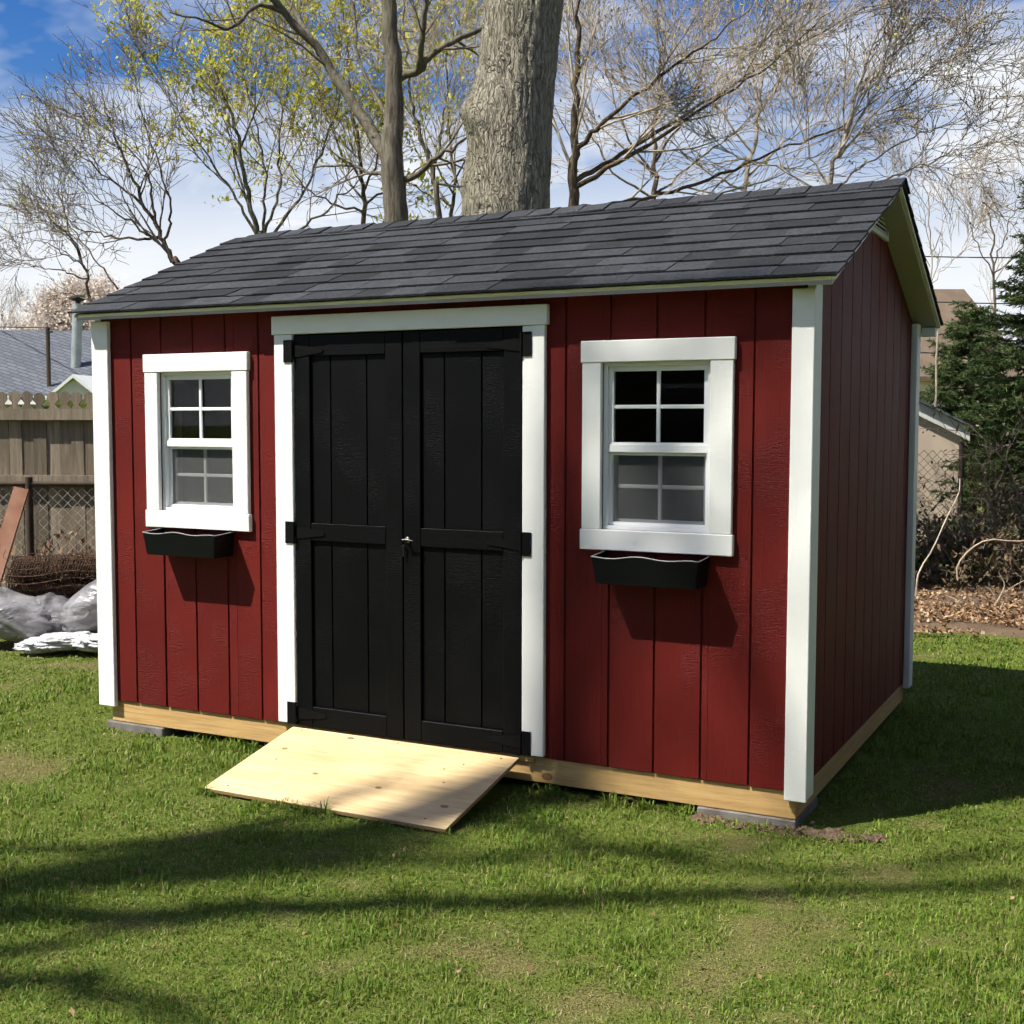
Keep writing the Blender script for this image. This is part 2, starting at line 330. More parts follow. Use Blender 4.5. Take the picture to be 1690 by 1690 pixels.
# grass
m = Mat('grass_blade'); g = m.n.new('ShaderNodeNewGeometry'); st = m.attr('straw')
green = m.ramp(g.outputs['Random Per Island'], [(0.0, (0.070, 0.136, 0.012)), (0.5, (0.126, 0.208, 0.020)), (1.0, (0.215, 0.280, 0.042))])
straw = m.ramp(g.outputs['Random Per Island'], [(0.0, (0.17, 0.14, 0.045)), (0.6, (0.28, 0.22, 0.095)), (1.0, (0.44, 0.35, 0.19))])
c = m.mix(st, green, straw); m.col(c); m.rough(0.55, 0.25)
t = m.n.new('ShaderNodeBsdfTranslucent'); m.L(c, t.inputs['Color']); x = m.n.new('ShaderNodeMixShader'); x.inputs[0].default_value = 0.3
m.L(m.b.outputs[0], x.inputs[1]); m.L(t.outputs[0], x.inputs[2]); m.L(x.outputs[0], m.out.inputs['Surface']); MT['grass_blade'] = m.m
m = Mat('lawn_ground'); v = m.coord((1, 1, 1), True); n1 = m.noise(v, 0.9, 5); n2 = m.noise(v, 26, 4); n3 = m.noise(v, 140, 3)
soil = m.mix(m.ramp(n3, [(0.35, (0, 0, 0)), (0.7, (1, 1, 1))]), (0.07, 0.052, 0.024), (0.30, 0.235, 0.12))
gr = m.mix(m.ramp(n2, [(0.3, (0, 0, 0)), (0.7, (1, 1, 1))]), (0.050, 0.092, 0.010), (0.118, 0.172, 0.022))
m.col(m.mix(m.math('MINIMUM', m.math('ADD', m.math('MULTIPLY', n1, 0.4), m.math('MULTIPLY', m.attr('bare'), 0.5)), 1.0), gr, soil)); m.bump(n3, 0.8, 0.02); m.rough(1.0, 0.05); MT['lawn_ground'] = m.m
m = Mat('dirt'); v = m.coord((1, 1, 1), True); n1 = m.noise(v, 3, 5); n2 = m.noise(v, 60, 4)
c = m.mix(m.ramp(n1, [(0.3, (0, 0, 0)), (0.7, (1, 1, 1))]), (0.075, 0.05, 0.035), (0.15, 0.105, 0.07))
m.col(m.mix(m.ramp(n2, [(0.5, (0, 0, 0)), (0.8, (0.8, 0.8, 0.8))]), c, (0.24, 0.17, 0.11))); m.bump(n2, 0.8, 0.02); m.rough(1, 0.05); MT['dirt'] = m.m
# glass, screen, plastic
m = Mat('glass'); gl = m.n.new('ShaderNodeBsdfGlossy'); gl.inputs['Roughness'].default_value = 0.02; tr = m.n.new('ShaderNodeBsdfTransparent'); tr.inputs[0].default_value = (0.8, 0.83, 0.82, 1)
fr = m.n.new('ShaderNodeFresnel'); fr.inputs[0].default_value = 1.45; x = m.n.new('ShaderNodeMixShader'); m.L(fr.outputs[0], x.inputs[0]); m.L(tr.outputs[0], x.inputs[1]); m.L(gl.outputs[0], x.inputs[2]); m.L(x.outputs[0], m.out.inputs['Surface']); MT['glass'] = m.m
m = Mat('screen'); tr = m.n.new('ShaderNodeBsdfTransparent'); m.col((0.105, 0.108, 0.108)); m.rough(0.7, 0.2); x = m.n.new('ShaderNodeMixShader'); x.inputs[0].default_value = 0.55
m.L(tr.outputs[0], x.inputs[1]); m.L(m.b.outputs[0], x.inputs[2]); m.L(x.outputs[0], m.out.inputs['Surface']); MT['screen'] = m.m
m = Mat('plastic_sheet'); v = m.coord((1, 1, 1)); n1 = m.noise(v, 5, 4)
m.col(m.mix(m.ramp(n1, [(0.35, (0, 0, 0)), (0.65, (1, 1, 1))]), (0.12, 0.115, 0.115), (0.27, 0.265, 0.275))); m.bump(m.noise(m.coord((4, 4, 8)), 1.2, 3, 0.5, 1.5), 0.6, 0.04); m.rough(0.3, 0.5)
m.b.inputs['Coat Weight'].default_value = 0.3; m.b.inputs['Coat Roughness'].default_value = 0.12; MT['plastic_sheet'] = m.m
m = Mat('white_plastic'); m.col((0.72, 0.73, 0.74)); m.bump(m.noise(m.coord((6, 6, 14)), 2.5, 4, 0.6, 1.5), 1.0, 0.05); m.rough(0.25, 0.6); MT['white_plastic'] = m.m

# ------------------------------------------------------------------ ground
def build_ground():
    xs = np.unique(np.concatenate([np.linspace(-700, -16, 12), np.linspace(-16, -4.05, 40), np.linspace(-4, 7, 139), np.linspace(7.05, 14, 24), np.linspace(14, 700, 12)]))
    ys = np.unique(np.concatenate([np.linspace(-700, -10, 12), np.linspace(-10, -4.05, 20), np.linspace(-4, 7, 139), np.linspace(7.05, 24, 60), np.linspace(24, 900, 14)]))
    X, Y = np.meshgrid(xs, ys); near = (np.abs(X) < 20) & (np.abs(Y) < 28)
    Z = np.where(near, ground_z(X, Y), GZ)
    V = np.stack([X, Y, Z], -1).reshape(-1, 3); nx, ny = len(xs), len(ys)
    i = (np.arange(ny - 1)[:, None] * nx + np.arange(nx - 1)[None]).ravel()
    o = quads_mesh('lawn', V, np.stack([i, i + 1, i + nx + 1, i + nx], -1), MT['lawn_ground'], smooth=True, attrs={'bare': np.where(near, bare_amount(X, Y)[1], 0.3).ravel()})
    tag(o, 'mown spring lawn with green and straw-coloured patches', None, None, 'structure')
build_ground()
# bare earth under the brush on the right, behind the shed
def dirt_edge(x):   # y of the lawn's back edge on the right side
    return 5.5 - 0.30 * (x - 3.0) + 0.7 * (vnoise(x, x * 0, 0.55, 9) - 0.5) + 0.3 * (vnoise(x, x * 0, 0.17, 19) - 0.5)
def build_dirt():
    xs = np.linspace(1.6, 9.0, 60); rows = []
    for k in range(24):
        t = k / 23.0; y0 = dirt_edge(xs); rows.append(np.stack([xs, y0 + t * (9.6 - y0), np.zeros_like(xs)], -1))
    V = np.concatenate(rows); V[:, 2] = ground_z(V[:, 0], V[:, 1]) + 0.012 + 0.03 * vnoise(V[:, 0], V[:, 1], 0.22, 21)
    V[:60, 2] = ground_z(V[:60, 0], V[:60, 1]) - 0.01
    F = [[j * 60 + i, j * 60 + i + 1, (j + 1) * 60 + i + 1, (j + 1) * 60 + i] for j in range(23) for i in range(59)]
    tag(quads_mesh('dirt_bed', V, F, MT['dirt'], smooth=True), 'bare brown earth bed behind the lawn at right', None, None, 'structure')
build_dirt()

# ------------------------------------------------------------------ the shed
IN = 0.0254; W, D = 144 * IN, 96 * IN
TANP = 0.42; A = math.atan(TANP); CA, SA = math.cos(A), math.sin(A)
LIP_Y, LIP_Z = -0.125, 2.118
RIDGE_Y = D / 2
def roof_top(y): return LIP_Z + TANP * ((y if y <= RIDGE_Y else D - y) - LIP_Y)
shed = empty('garden_shed', (0, 0, 0), 'barn-red garden shed with white trim, black double doors and charcoal shingle roof', 'shed')
ZB = 0.115
WIN = [(0.3975, 0.8675), (2.812, 3.281)]; WZ0, WZ1 = 1.126, 1.820
DX0, DX1, DZ1 = 1.235, 2.447, 1.984
def cut(x0, x1, z0, z1, holes):
    """split a rectangle of wall around openings"""
    rects = [(x0, x1, z0, z1)]
    for hx0, hx1, hz0, hz1 in holes:
        out = []
        for a, b, c, d in rects:
            if hx1 <= a or hx0 >= b or hz1 <= c or hz0 >= d: out.append((a, b, c, d)); continue
            if a < hx0: out.append((a, hx0, c, d))
            if hx1 < b: out.append((hx1, b, c, d))
            m0, m1 = max(a, hx0), min(b, hx1)
            if c < hz0: out.append((m0, m1, c, hz0))
            if hz1 < d: out.append((m0, m1, hz1, d))
        rects = out
    return rects
HOLES = [(a, b, WZ0, WZ1) for a, b in WIN] + [(DX0, DX1, -1, DZ1)]
def multi_box(name, boxes, mat, parent):
    V, F = [], []
    for x0, x1, y0, y1, z0, z1 in boxes:
        b = len(V); V += [(x0, y0, z0), (x1, y0, z0), (x1, y1, z0), (x0, y1, z0), (x0, y0, z1), (x1, y0, z1), (x1, y1, z1), (x0, y1, z1)]
        F += [[b, b + 3, b + 2, b + 1], [b + 4, b + 5, b + 6, b + 7], [b, b + 1, b + 5, b + 4], [b + 1, b + 2, b + 6, b + 5], [b + 2, b + 3, b + 7, b + 6], [b + 3, b, b + 4, b + 7]]
    return mesh_obj(name, V, F, mat, parent)
WT = 2.13
front = multi_box('front_wall', [(a, b, 0.008, 0.014, c, d) for a, b, c, d in cut(0.02, W - 0.02, ZB + 0.002, WT, HOLES)], MT['red_paint'], shed)
front['label'] = 'red grooved front wall'
G = 0.0045
edges = [0.0] + [8 * IN * k for k in range(1, 18)] + [W]
for k in range(18):
    x0 = edges[k] + (G if k else 0.0); x1 = edges[k + 1] - (G if k < 17 else 0.0)
    for a, b, c, d in cut(x0, x1, ZB, WT, HOLES):
        if b - a > 0.01 and d - c > 0.01: box('siding_board', a, b, 0.0, 0.0078, c, d, MT['red_paint'], front, 0.0015)
# right side wall: boards run up to the roof underside
def wall_top(y): return roof_top(y) - 0.062
def gable_poly(y0, y1, x, th, name, parent, mat, zb=ZB):
    ys = [y0] + ([RIDGE_Y] if y0 < RIDGE_Y < y1 else []) + [y1]
    top = [(y, wall_top(y)) for y in ys]; prof = [(y0, zb), (y1, zb)] + top[::-1]
    cy = (y0 + y1) / 2; n = len(prof)
    V = [(0, y - cy, z - 1.2) for y, z in prof] + [(th, y - cy, z - 1.2) for y, z in prof]
    F = [list(range(n))[::-1], list(range(n, 2 * n))] + [[i, (i + 1) % n, n + (i + 1) % n, n + i] for i in range(n)]
    return mesh_obj(name, V, F, mat, parent, (x, cy, 1.2))
side = gable_poly(0.02, D - 0.02, W - 0.016, 0.008, 'side_wall', shed, MT['red_paint'], ZB + 0.002); side['label'] = 'red grooved gable wall in shade'
for k in range(12):
    gable_poly(8 * IN * k + (G if k else 0.0), 8 * IN * (k + 1) - (G if k < 11 else 0.0), W - 0.0078, 0.0078, 'siding_board', side, MT['red_paint'])
lw = gable_poly(0.02, D - 0.02, 0.008, 0.008, 'side_wall', shed, MT['red_paint'], ZB + 0.002)
for k in range(12):
    gable_poly(8 * IN * k + (G if k else 0.0), 8 * IN * (k + 1) - (G if k < 11 else 0.0), 0.0, 0.0078, 'siding_board', lw, MT['red_paint'])
multi_box('back_wall', [(0.0, W, D - 0.012, D - 0.001, ZB, WT)], MT['red_paint'], shed)
# inside: floor, studs seen past the panes, dark lining
box('floor', 0.03, W - 0.03, 0.03, D - 0.03, 0.09, 0.108, MT['stud_wood'], shed, 0)
st = multi_box('wall_stud', [(x, x + 0.038, 0.10, 0.19, 0.12, 2.05) for x in (0.325, 0.905, 2.74, 3.31)], MT['stud_wood'], shed)
# floor frame
ff = box('floor_frame', 0.05, W - 0.05, 0.06, D - 0.06, 0.012, 0.088, MT['dark_inside'], shed, 0)
box('rim_joist', 0.012, W - 0.012, 0.012, 0.050, 0.0, 0.113, MT['treated_lumber'], ff, 0.003)
def rot_beam(x0, x1, y0, y1, z0, z1, nm, mat, parent):
    """beam running along Y whose grain runs along its length"""
    bm = box_bm(y1 - y0, x1 - x0, z1 - z0, 0.003); me = bpy.data.meshes.new(nm); bm.to_mesh(me); bm.free(); me.materials.append(mat)
    o = link(bpy.data.objects.new(nm, me), parent, ((x0 + x1) / 2, (y0 + y1) / 2, (z0 + z1) / 2)); o.rotation_euler = (0, 0, math.pi / 2); return o
rot_beam(W - 0.050, W - 0.012, 0.051, D - 0.051, 0.001, 0.112, 'rim_joist', MT['treated_lumber'], ff)
rot_beam(0.012, 0.050, 0.051, D - 0.051, 0.001, 0.112, 'rim_joist', MT['treated_lumber'], ff)
box('rim_joist', 0.012, W - 0.012, D - 0.050, D - 0.012, 0.0, 0.113, MT['treated_lumber'], ff, 0.003)
# corner trim
TZ = 0.084; TT = 2.085
box('corner_trim', -0.044, 0.068, -0.026, -0.0005, TZ, TT, MT['white_paint'], shed, 0.003)
box('corner_trim', W - 0.052, W + 0.036, -0.026, -0.0005, TZ, TT, MT['white_paint'], shed, 0.003)
box('corner_trim', W + 0.0005, W + 0.034, 0.0, 0.105, TZ + 0.002, wall_top(0.0) - 0.002, MT['white_paint'], shed, 0.003)
box('corner_trim', W + 0.0005, W + 0.034, D - 0.085, D + 0.026, TZ + 0.002, wall_top(D) + 0.012, MT['white_paint'], shed, 0.003)
box('corner_trim', -0.042, -0.0005, 0.0, 0.085, TZ + 0.002, wall_top(0.0) - 0.002, MT['white_paint'], shed, 0.003)
# roof: deck, fascia, rake, shingles, ridge caps
RX0, RX1 = -0.085, W + 0.130
def slope_box(name, x0, x1, s0, s1, n0, n1, mat, parent, back=False):
    """slab lying in a roof slope: s up the slope from the lip, n off the surface"""
    bm = box_bm(x1 - x0, s1 - s0, n1 - n0, 0); me = bpy.data.meshes.new(name); bm.to_mesh(me); bm.free(); me.materials.append(mat)
    s, n = (s0 + s1) / 2, (n0 + n1) / 2
    y = LIP_Y + s * CA - n * SA; z = LIP_Z + s * SA + n * CA
    o = link(bpy.data.objects.new(name, me), parent, ((x0 + x1) / 2, D - y if back else y, z)); o.rotation_euler = (-A if back else A, 0, 0); return o
SL = (RIDGE_Y - LIP_Y) / CA
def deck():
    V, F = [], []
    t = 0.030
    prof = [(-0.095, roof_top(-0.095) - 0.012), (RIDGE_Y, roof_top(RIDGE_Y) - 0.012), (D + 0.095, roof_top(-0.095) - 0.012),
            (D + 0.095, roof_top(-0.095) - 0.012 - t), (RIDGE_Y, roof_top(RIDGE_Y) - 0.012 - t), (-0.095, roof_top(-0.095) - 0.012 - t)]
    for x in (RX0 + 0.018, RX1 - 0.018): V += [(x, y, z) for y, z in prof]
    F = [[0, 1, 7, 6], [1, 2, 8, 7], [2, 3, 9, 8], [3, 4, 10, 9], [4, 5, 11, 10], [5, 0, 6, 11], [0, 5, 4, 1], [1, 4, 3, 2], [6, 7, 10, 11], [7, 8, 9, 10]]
    return mesh_obj('roof', V, F, MT['soffit_counter_tint'], shed)
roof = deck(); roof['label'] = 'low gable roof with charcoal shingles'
# fascia along the eaves, square to the slope
slope_box('fascia', RX0 + 0.02, RX1 - 0.02, 0.022, 0.040, -0.036, -0.010, MT['white_paint'], roof)
slope_box('fascia', RX0 + 0.02, RX1 - 0.02, 0.022, 0.040, -0.075, -0.010, MT['white_paint'], roof, True)
box('soffit', 0.0, W, -0.085, -0.001, WT - 0.028, WT - 0.022, MT['white_paint'], roof, 0)
for bk in (False, True):
    slope_box('rake_board', RX1 - 0.0175, RX1 - 0.002, 0.02, SL - 0.005, -0.024, -0.0105, MT['white_paint'], roof, bk)
    slope_box('rake_board', RX0 + 0.002, RX0 + 0.0175, 0.02, SL - 0.005, -0.024, -0.0105, MT['white_paint'], roof, bk)
# end block of the front fascia and the boxed rear eave return
mesh_obj('rake_return', [(x, y, z) for x in (W + 0.036, RX1 - 0.019) for y, z in ((-0.088, 2.108), (0.02, 2.142), (0.02, 2.136), (-0.080, 2.088))],
         [[0, 1, 2, 3], [7, 6, 5, 4], [0, 4, 5, 1], [1, 5, 6, 2], [2, 6, 7, 3], [3, 7, 4, 0]], MT['white_paint'], roof)
box('eave_return', W + 0.036, RX1 - 0.02, D + 0.028, D + 0.072, 2.055, 2.105, MT['white_paint'], roof, 0.002)
SHW = [0.165, 0.225, 0.30]
def shingle_mesh(w, L=0.165, t=0.0095):
    bm = box_bm(w - 0.002, L, t, 0)
    me = bpy.data.meshes.new('shingle'); bm.to_mesh(me); bm.free(); me.materials.append(MT['shingle']); return me
SHM = {w: shingle_mesh(w) for w in SHW}
EXP = 0.143; tilt = math.asin(0.0092 / 0.165)
def lay(me, xc, s, back=False, lift=0.0):
    n = 0.0025 + lift; sc = s + 0.0825
    y = LIP_Y + sc * CA - n * SA; z = LIP_Z + sc * SA + n * CA
    o = link(bpy.data.objects.new('shingle', me), roof, (xc, y, z)); o.rotation_euler = (A - tilt, 0, rnd.uniform(-0.004, 0.004)); return o
for k in range(10):
    s = k * EXP; x = RX0 - 0.012 + rnd.uniform(-0.004, 0.004); end = RX1 + 0.014 + rnd.uniform(-0.004, 0.004); first = rnd.choice([0.09, 0.165, 0.225, 0.13])
    prev = 0
    while x < end - 0.02:
        w = first if x < RX0 else rnd.choice([v for v in SHW if v != prev] + [0.30, 0.225]); prev = w
        if end - x - w < 0.06: w = end - x
        me = SHM[w] if w in SHM else shingle_mesh(w)
        lay(me, x + w / 2, s + rnd.uniform(-0.0035, 0.0035), False, rnd.choice([0, 0, 0.0, 0.0012, 0.0028])); x += w
def back_shingles():
    bxs = []
    bm = bmesh.new()
    for k in range(10):
        sc = k * EXP + 0.0825; y = LIP_Y + sc * CA - 0.0025 * SA; z = LIP_Z + sc * SA + 0.0025 * CA
        Mx = Matrix.Translation((W / 2 + 0.02, D - y, z)) @ Matrix.Rotation(-A + tilt, 4, 'X') @ Matrix.Diagonal((RX1 - RX0 + 0.024, 0.165, 0.0085, 1))
        bmesh.ops.create_cube(bm, size=1.0, matrix=Mx)
    me = bpy.data.meshes.new('rear_shingles'); bm.to_mesh(me); bm.free(); me.materials.append(MT['shingle'])
    o = link(bpy.data.objects.new('rear_shingles', me), roof, (0, 0, 0)); o['kind'] = 'stuff'
back_shingles()
def ridge_mesh(L=0.30, h=0.135, t=0.006):
    V = []
    for x, lift in ((-L / 2, 0.0), (L / 2, 0.012)):
        V += [(x, -h * CA, -h * SA + lift), (x, -0.012, -0.003 + lift), (x, 0.012, -0.003 + lift), (x, h * CA, -h * SA + lift)]
        V += [(x, -h * CA, -h * SA - t + lift), (x, 0.0, -t - 0.004 + lift), (x, h * CA, -h * SA - t + lift)]
    F = [[0, 7, 8, 1], [1, 8, 9, 2], [2, 9, 10, 3], [0, 4, 11, 7], [3, 10, 13, 6], [7, 11, 12, 8], [8, 12, 9], [9, 12, 13, 10], [0, 1, 5, 4], [1, 2, 5], [2, 3, 6, 5], [4, 5, 12, 11], [5, 6, 13, 12]]
    me = bpy.data.meshes.new('ridge_shingle'); me.from_pydata(V, [], F); me.materials.append(MT['shingle']); me.update(); return me
RM = ridge_mesh()
RZ = roof_top(RIDGE_Y) + 0.010
x = RX1 + 0.018 - 0.15; k = 0
while x > RX0 + 0.10:
    o = link(bpy.data.objects.new('ridge_shingle', RM), roof, (x, RIDGE_Y + rnd.uniform(-0.003, 0.003), RZ + rnd.uniform(-0.001, 0.0015))); o.rotation_euler = (rnd.uniform(-0.012, 0.012), 0, rnd.uniform(-0.006, 0.006))
    x -= 0.146; k += 1
# gable vent
VZ0, VX = 2.462, W
vent = mesh_obj('gable_vent', [(VX + dx, y, z) for dx in (0.0005, 0.016) for y, z in ((RIDGE_Y - 0.33, VZ0), (RIDGE_Y + 0.33, VZ0), (RIDGE_Y + 0.33, VZ0 + 0.022), (RIDGE_Y - 0.33, VZ0 + 0.022))],
    [[0, 1, 2, 3], [7, 6, 5, 4], [0, 4, 5, 1], [1, 5, 6, 2], [2, 6, 7, 3], [3, 7, 4, 0]], MT['vent_metal'], shed)
vent['label'] = 'pale louvred vent under the gable peak'
for sgn in (-1, 1):
    y0 = RIDGE_Y + sgn * 0.33; box('vent_frame', W + 0.0005, W + 0.0155, min(y0, y0 - sgn * 0.022), max(y0, y0 - sgn * 0.022), VZ0 + 0.0225, VZ0 + 0.085, MT['vent_metal'], vent, 0)
mesh_obj('vent_backing', [(W + 0.0012, y, z) for y, z in ((RIDGE_Y - 0.30, VZ0 + 0.02), (RIDGE_Y + 0.30, VZ0 + 0.02), (RIDGE_Y + 0.30, VZ0 + 0.075), (RIDGE_Y, VZ0 + 0.16), (RIDGE_Y - 0.30, VZ0 + 0.075))], [[0, 1, 2, 3, 4]], MT['dark_inside'], vent)
for i in range(6):
    z = VZ0 + 0.034 + i * 0.020; hw = min(0.307, (VZ0 + 0.19 - z) / TANP - 0.03)
    if hw > 0.03:
        o = box('louver', W + 0.003, W + 0.013, RIDGE_Y - hw, RIDGE_Y + hw, z - 0.0035, z + 0.0035, MT['vent_metal'], vent, 0); o.rotation_euler = (0, 0.5, 0)
# door casing
box('door_casing', 1.130, DX0 - 0.001, -0.0265, -0.0006, 0.125, DZ1 - 0.001, MT['white_paint'], shed, 0.003)
box('door_casing', DX1 + 0.001, 2.553, -0.0265, -0.0006, 0.125, DZ1 - 0.001, MT['white_paint'], shed, 0.003)
box('door_casing', 1.118, 2.565, -0.031, -0.0006, DZ1, 2.070, MT['white_paint'], shed, 0.003)
# doors
def door(x0, x1, hinge_left):
    z0, z1 = 0.118, DZ1 - 0.006
    d = box('door', x0 + 0.003, x1 - 0.003, 0.010, 0.022, z0, z1, MT['black_paint'], shed, 0.0)
    sw = 0.092
    rails = [(z1 - 0.098, z1), (1.013, 1.096), (z0, 0.216)]
    for a, b in ((x0 + 0.003, x0 + sw), (x1 - sw, x1 - 0.003)):
        box('stile', a, b, -0.019, 0.0095, z0, z1, MT['black_paint'], d, 0.0025)
    for a, b in rails:
        # rail grain runs across
        bm = box_bm(b - a, 0.028, (x1 - x0) - 2 * sw - 0.002, 0.0025); me = bpy.data.meshes.new('rail'); bm.to_mesh(me); bm.free(); me.materials.append(MT['black_paint'])
        o = link(bpy.data.objects.new('rail', me), d, ((x0 + x1) / 2, -0.0045, (a + b) / 2)); o.rotation_euler = (0, math.pi / 2, 0)
    g0 = x0 + sw + 0.001; g1 = x1 - sw - 0.001
    gx = [g0, g0 + (g1 - g0) * 0.26, g0 + (g1 - g0) * 0.74, g1] if hinge_left else [g0, g0 + (g1 - g0) * 0.28, g0 + (g1 - g0) * 0.73, g1]
    for (za, zb) in ((0.2165, 1.0125), (1.0965, z1 - 0.0985)):
        for i in range(3):
            box('panel_board', gx[i] + (0.003 if i else 0), gx[i + 1] - (0.003 if i < 2 else 0), -0.004, 0.0095, za, zb, MT['black_paint'], d, 0.0015)
    for hz in (1.905, 1.048, 0.178):
        s = 1 if hinge_left else -1; hx = x0 if hinge_left else x1
        V = [(s * -0.048, 0, -0.052), (s * -0.004, 0, -0.052), (s * -0.004, 0, 0.052), (s * -0.048, 0, 0.052)]
        pl = [(-0.048, -0.052), (-0.003, -0.052), (-0.003, 0.052), (-0.048, 0.052)]
        stp = [(0.004, -0.030), (0.165, -0.010), (0.175, 0.0), (0.165, 0.010), (0.004, 0.030)]
        def plate(pts, y0, y1, nm, par):
            pts = pts if s > 0 else [(-a, b) for a, b in pts][::-1]; n = len(pts)
            V = [(a, y0 + 0.02, b) for a, b in pts] + [(a, y1 + 0.02, b) for a, b in pts]
            F = [list(range(n)), list(range(n, 2 * n))[::-1]] + [[i, n + i, n + (i + 1) % n, (i + 1) % n] for i in range(n)]
            return mesh_obj(nm, V, F, MT['black_metal'], par, (hx, -0.02, hz))
        h = plate(pl, -0.032, -0.0272, 'hinge', d)
        plate(stp, -0.0235, -0.0195, 'hinge_strap', d)
        t = Tubes(); t.add([(hx, -0.031, hz - 0.052), (hx, -0.031, hz), (hx, -0.031, hz + 0.052)], [0.007] * 3, 8); t.build('hinge_pin', MT['black_metal'], d)
    return d
XM = (DX0 + DX1) / 2
dl = door(DX0 + 0.002, XM, True); dl['label'] = 'black plank door, hinged at left'
dr = door(XM, DX1 - 0.002, False); dr['label'] = 'black plank door with keyed handle'
# T handle with key on the right door
hx, hz = XM + 0.026, 1.040
t = Tubes()
t.add([(hx, -0.020, hz), (hx, -0.026, hz), (hx, -0.0262, hz)], [0.015, 0.015, 0.001], 14); t.add([(hx, -0.026, hz), (hx, -0.052, hz)], [0.007, 0.007], 8)
t.build('lock_plate', MT['steel'], dr)
t = Tubes(); t.add([(hx - 0.008, -0.054, hz + 0.002), (hx + 0.02, -0.056, hz + 0.004), (hx + 0.045, -0.050, hz - 0.002)], [0.006, 0.0055, 0.004], 8); t.build('handle', MT['steel'], dr)
t = Tubes(); t.add([(hx - 0.016, -0.034, hz - 0.022), (hx - 0.015, -0.034, hz - 0.045), (hx - 0.016, -0.033, hz - 0.075)], [0.008, 0.004, 0.004], 5); t.build('key', MT['steel'], dr)
# dark meeting gap behind the doors, threshold
box('threshold', DX0 - 0.05, DX1 + 0.05, 0.001, 0.011, 0.0855, 0.1155, MT['treated_lumber'], shed, 0.002)
# windows
def window(x0, x1, lab):
    wp = 'white_paint'
    z0, z1 = WZ0, WZ1
    fw = 0.018
    w = multi_box('window', [(x0 + 0.0005, x0 + fw, 0.004, 0.075, z0 + 0.0005, z1 - 0.0005), (x1 - fw, x1 - 0.0005, 0.004, 0.075, z0 + 0.0005, z1 - 0.0005),
                             (x0 + fw, x1 - fw, 0.004, 0.075, z1 - 0.016, z1 - 0.0005), (x0 + fw, x1 - fw, 0.004, 0.075, z0 + 0.0005, z0 + 0.016)], MT['vinyl'], shed)
    w['label'] = lab
    box('casing', x0 - 0.092, x1 + 0.102, -0.028, -0.0006, z1, 1.910, MT[wp], w, 0.003)
    box('casing', x0 - 0.092, x1 + 0.102, -0.028, -0.0006, 1.040, z0, MT[wp], w, 0.003)
    box('casing', x0 - 0.086, x0 - 0.0005, -0.0245, -0.0006, z0 + 0.0005, z1 - 0.0005, MT[wp], w, 0.003)
    box('casing', x1 + 0.0005, x1 + 0.095, -0.0245, -0.0006, z0 + 0.0005, z1 - 0.0005, MT[wp], w, 0.003)
    zm = 1.478; a0, a1 = x0 + fw, x1 - fw
    # upper sash sits in front of the lower one
    def sash(sz0, sz1, yf, yb, st, nm):
        sx = multi_box(nm, [(a0 + 0.0005, a0 + st, yf, yb, sz0, sz1), (a1 - st, a1 - 0.0005, yf, yb, sz0, sz1), (a0 + st, a1 - st, yf, yb, sz1 - st, sz1), (a0 + st, a1 - st, yf, yb, sz0, sz0 + st)], MT['vinyl'], w)
        g0, g1, h0, h1 = a0 + st, a1 - st, sz0 + st, sz1 - st; mx, mz = (g0 + g1) / 2, (h0 + h1) / 2; ym = (yf + yb) / 2
        box('muntin', mx - 0.008, mx + 0.008, ym - 0.009, ym + 0.002, h0, h1, MT['vinyl'], w, 0.002)
        box('muntin', g0, mx - 0.0081, ym - 0.009, ym + 0.002, mz - 0.008, mz + 0.008, MT['vinyl'], w, 0.002)
        box('muntin', mx + 0.0081, g1, ym - 0.009, ym + 0.002, mz - 0.008, mz + 0.008, MT['vinyl'], w, 0.002)
        for p0, p1 in ((g0, mx), (mx, g1)):
            for q0, q1 in ((h0, mz), (mz, h1)):
                mesh_obj('pane', [(p0 - (p0 + p1) / 2, 0, q0 - (q0 + q1) / 2), (p1 - (p0 + p1) / 2, 0, q0 - (q0 + q1) / 2), (p1 - (p0 + p1) / 2, 0, q1 - (q0 + q1) / 2), (p0 - (p0 + p1) / 2, 0, q1 - (q0 + q1) / 2)], [[0, 1, 2, 3]], MT['glass'], w, ((p0 + p1) / 2, ym + 0.0035, (q0 + q1) / 2))
    sash(zm - 0.008, z1 - 0.0165, 0.020, 0.044, 0.020, 'sash')
    sash(z0 + 0.0165, zm - 0.009, 0.046, 0.072, 0.026, 'sash')
    box('meeting_rail', a0 + 0.001, a1 - 0.001, 0.012, 0.0195, zm - 0.030, zm + 0.004, MT['vinyl'], w, 0.002)
    sf = multi_box('screen_frame', [(a0 + 0.001, a0 + 0.013, 0.028, 0.0445, z0 + 0.017, zm - 0.0305), (a1 - 0.013, a1 - 0.001, 0.028, 0.0445, z0 + 0.017, zm - 0.0305),
                                    (a0 + 0.013, a1 - 0.013, 0.028, 0.0445, z0 + 0.017, z0 + 0.030), (a0 + 0.013, a1 - 0.013, 0.028, 0.0445, zm - 0.042, zm - 0.0305)], MT['vinyl'], w)
    mesh_obj('screen', [(a0 + 0.0132, 0.0435, z0 + 0.0302), (a1 - 0.0132, 0.0435, z0 + 0.0302), (a1 - 0.0132, 0.0435, zm - 0.0422), (a0 + 0.0132, 0.0435, zm - 0.0422)], [[0, 1, 2, 3]], MT['screen'], w)
window(*WIN[0], 'white sash window in the sunny left part of the front wall')
window(*WIN[1], 'white sash window between the doors and the right corner')
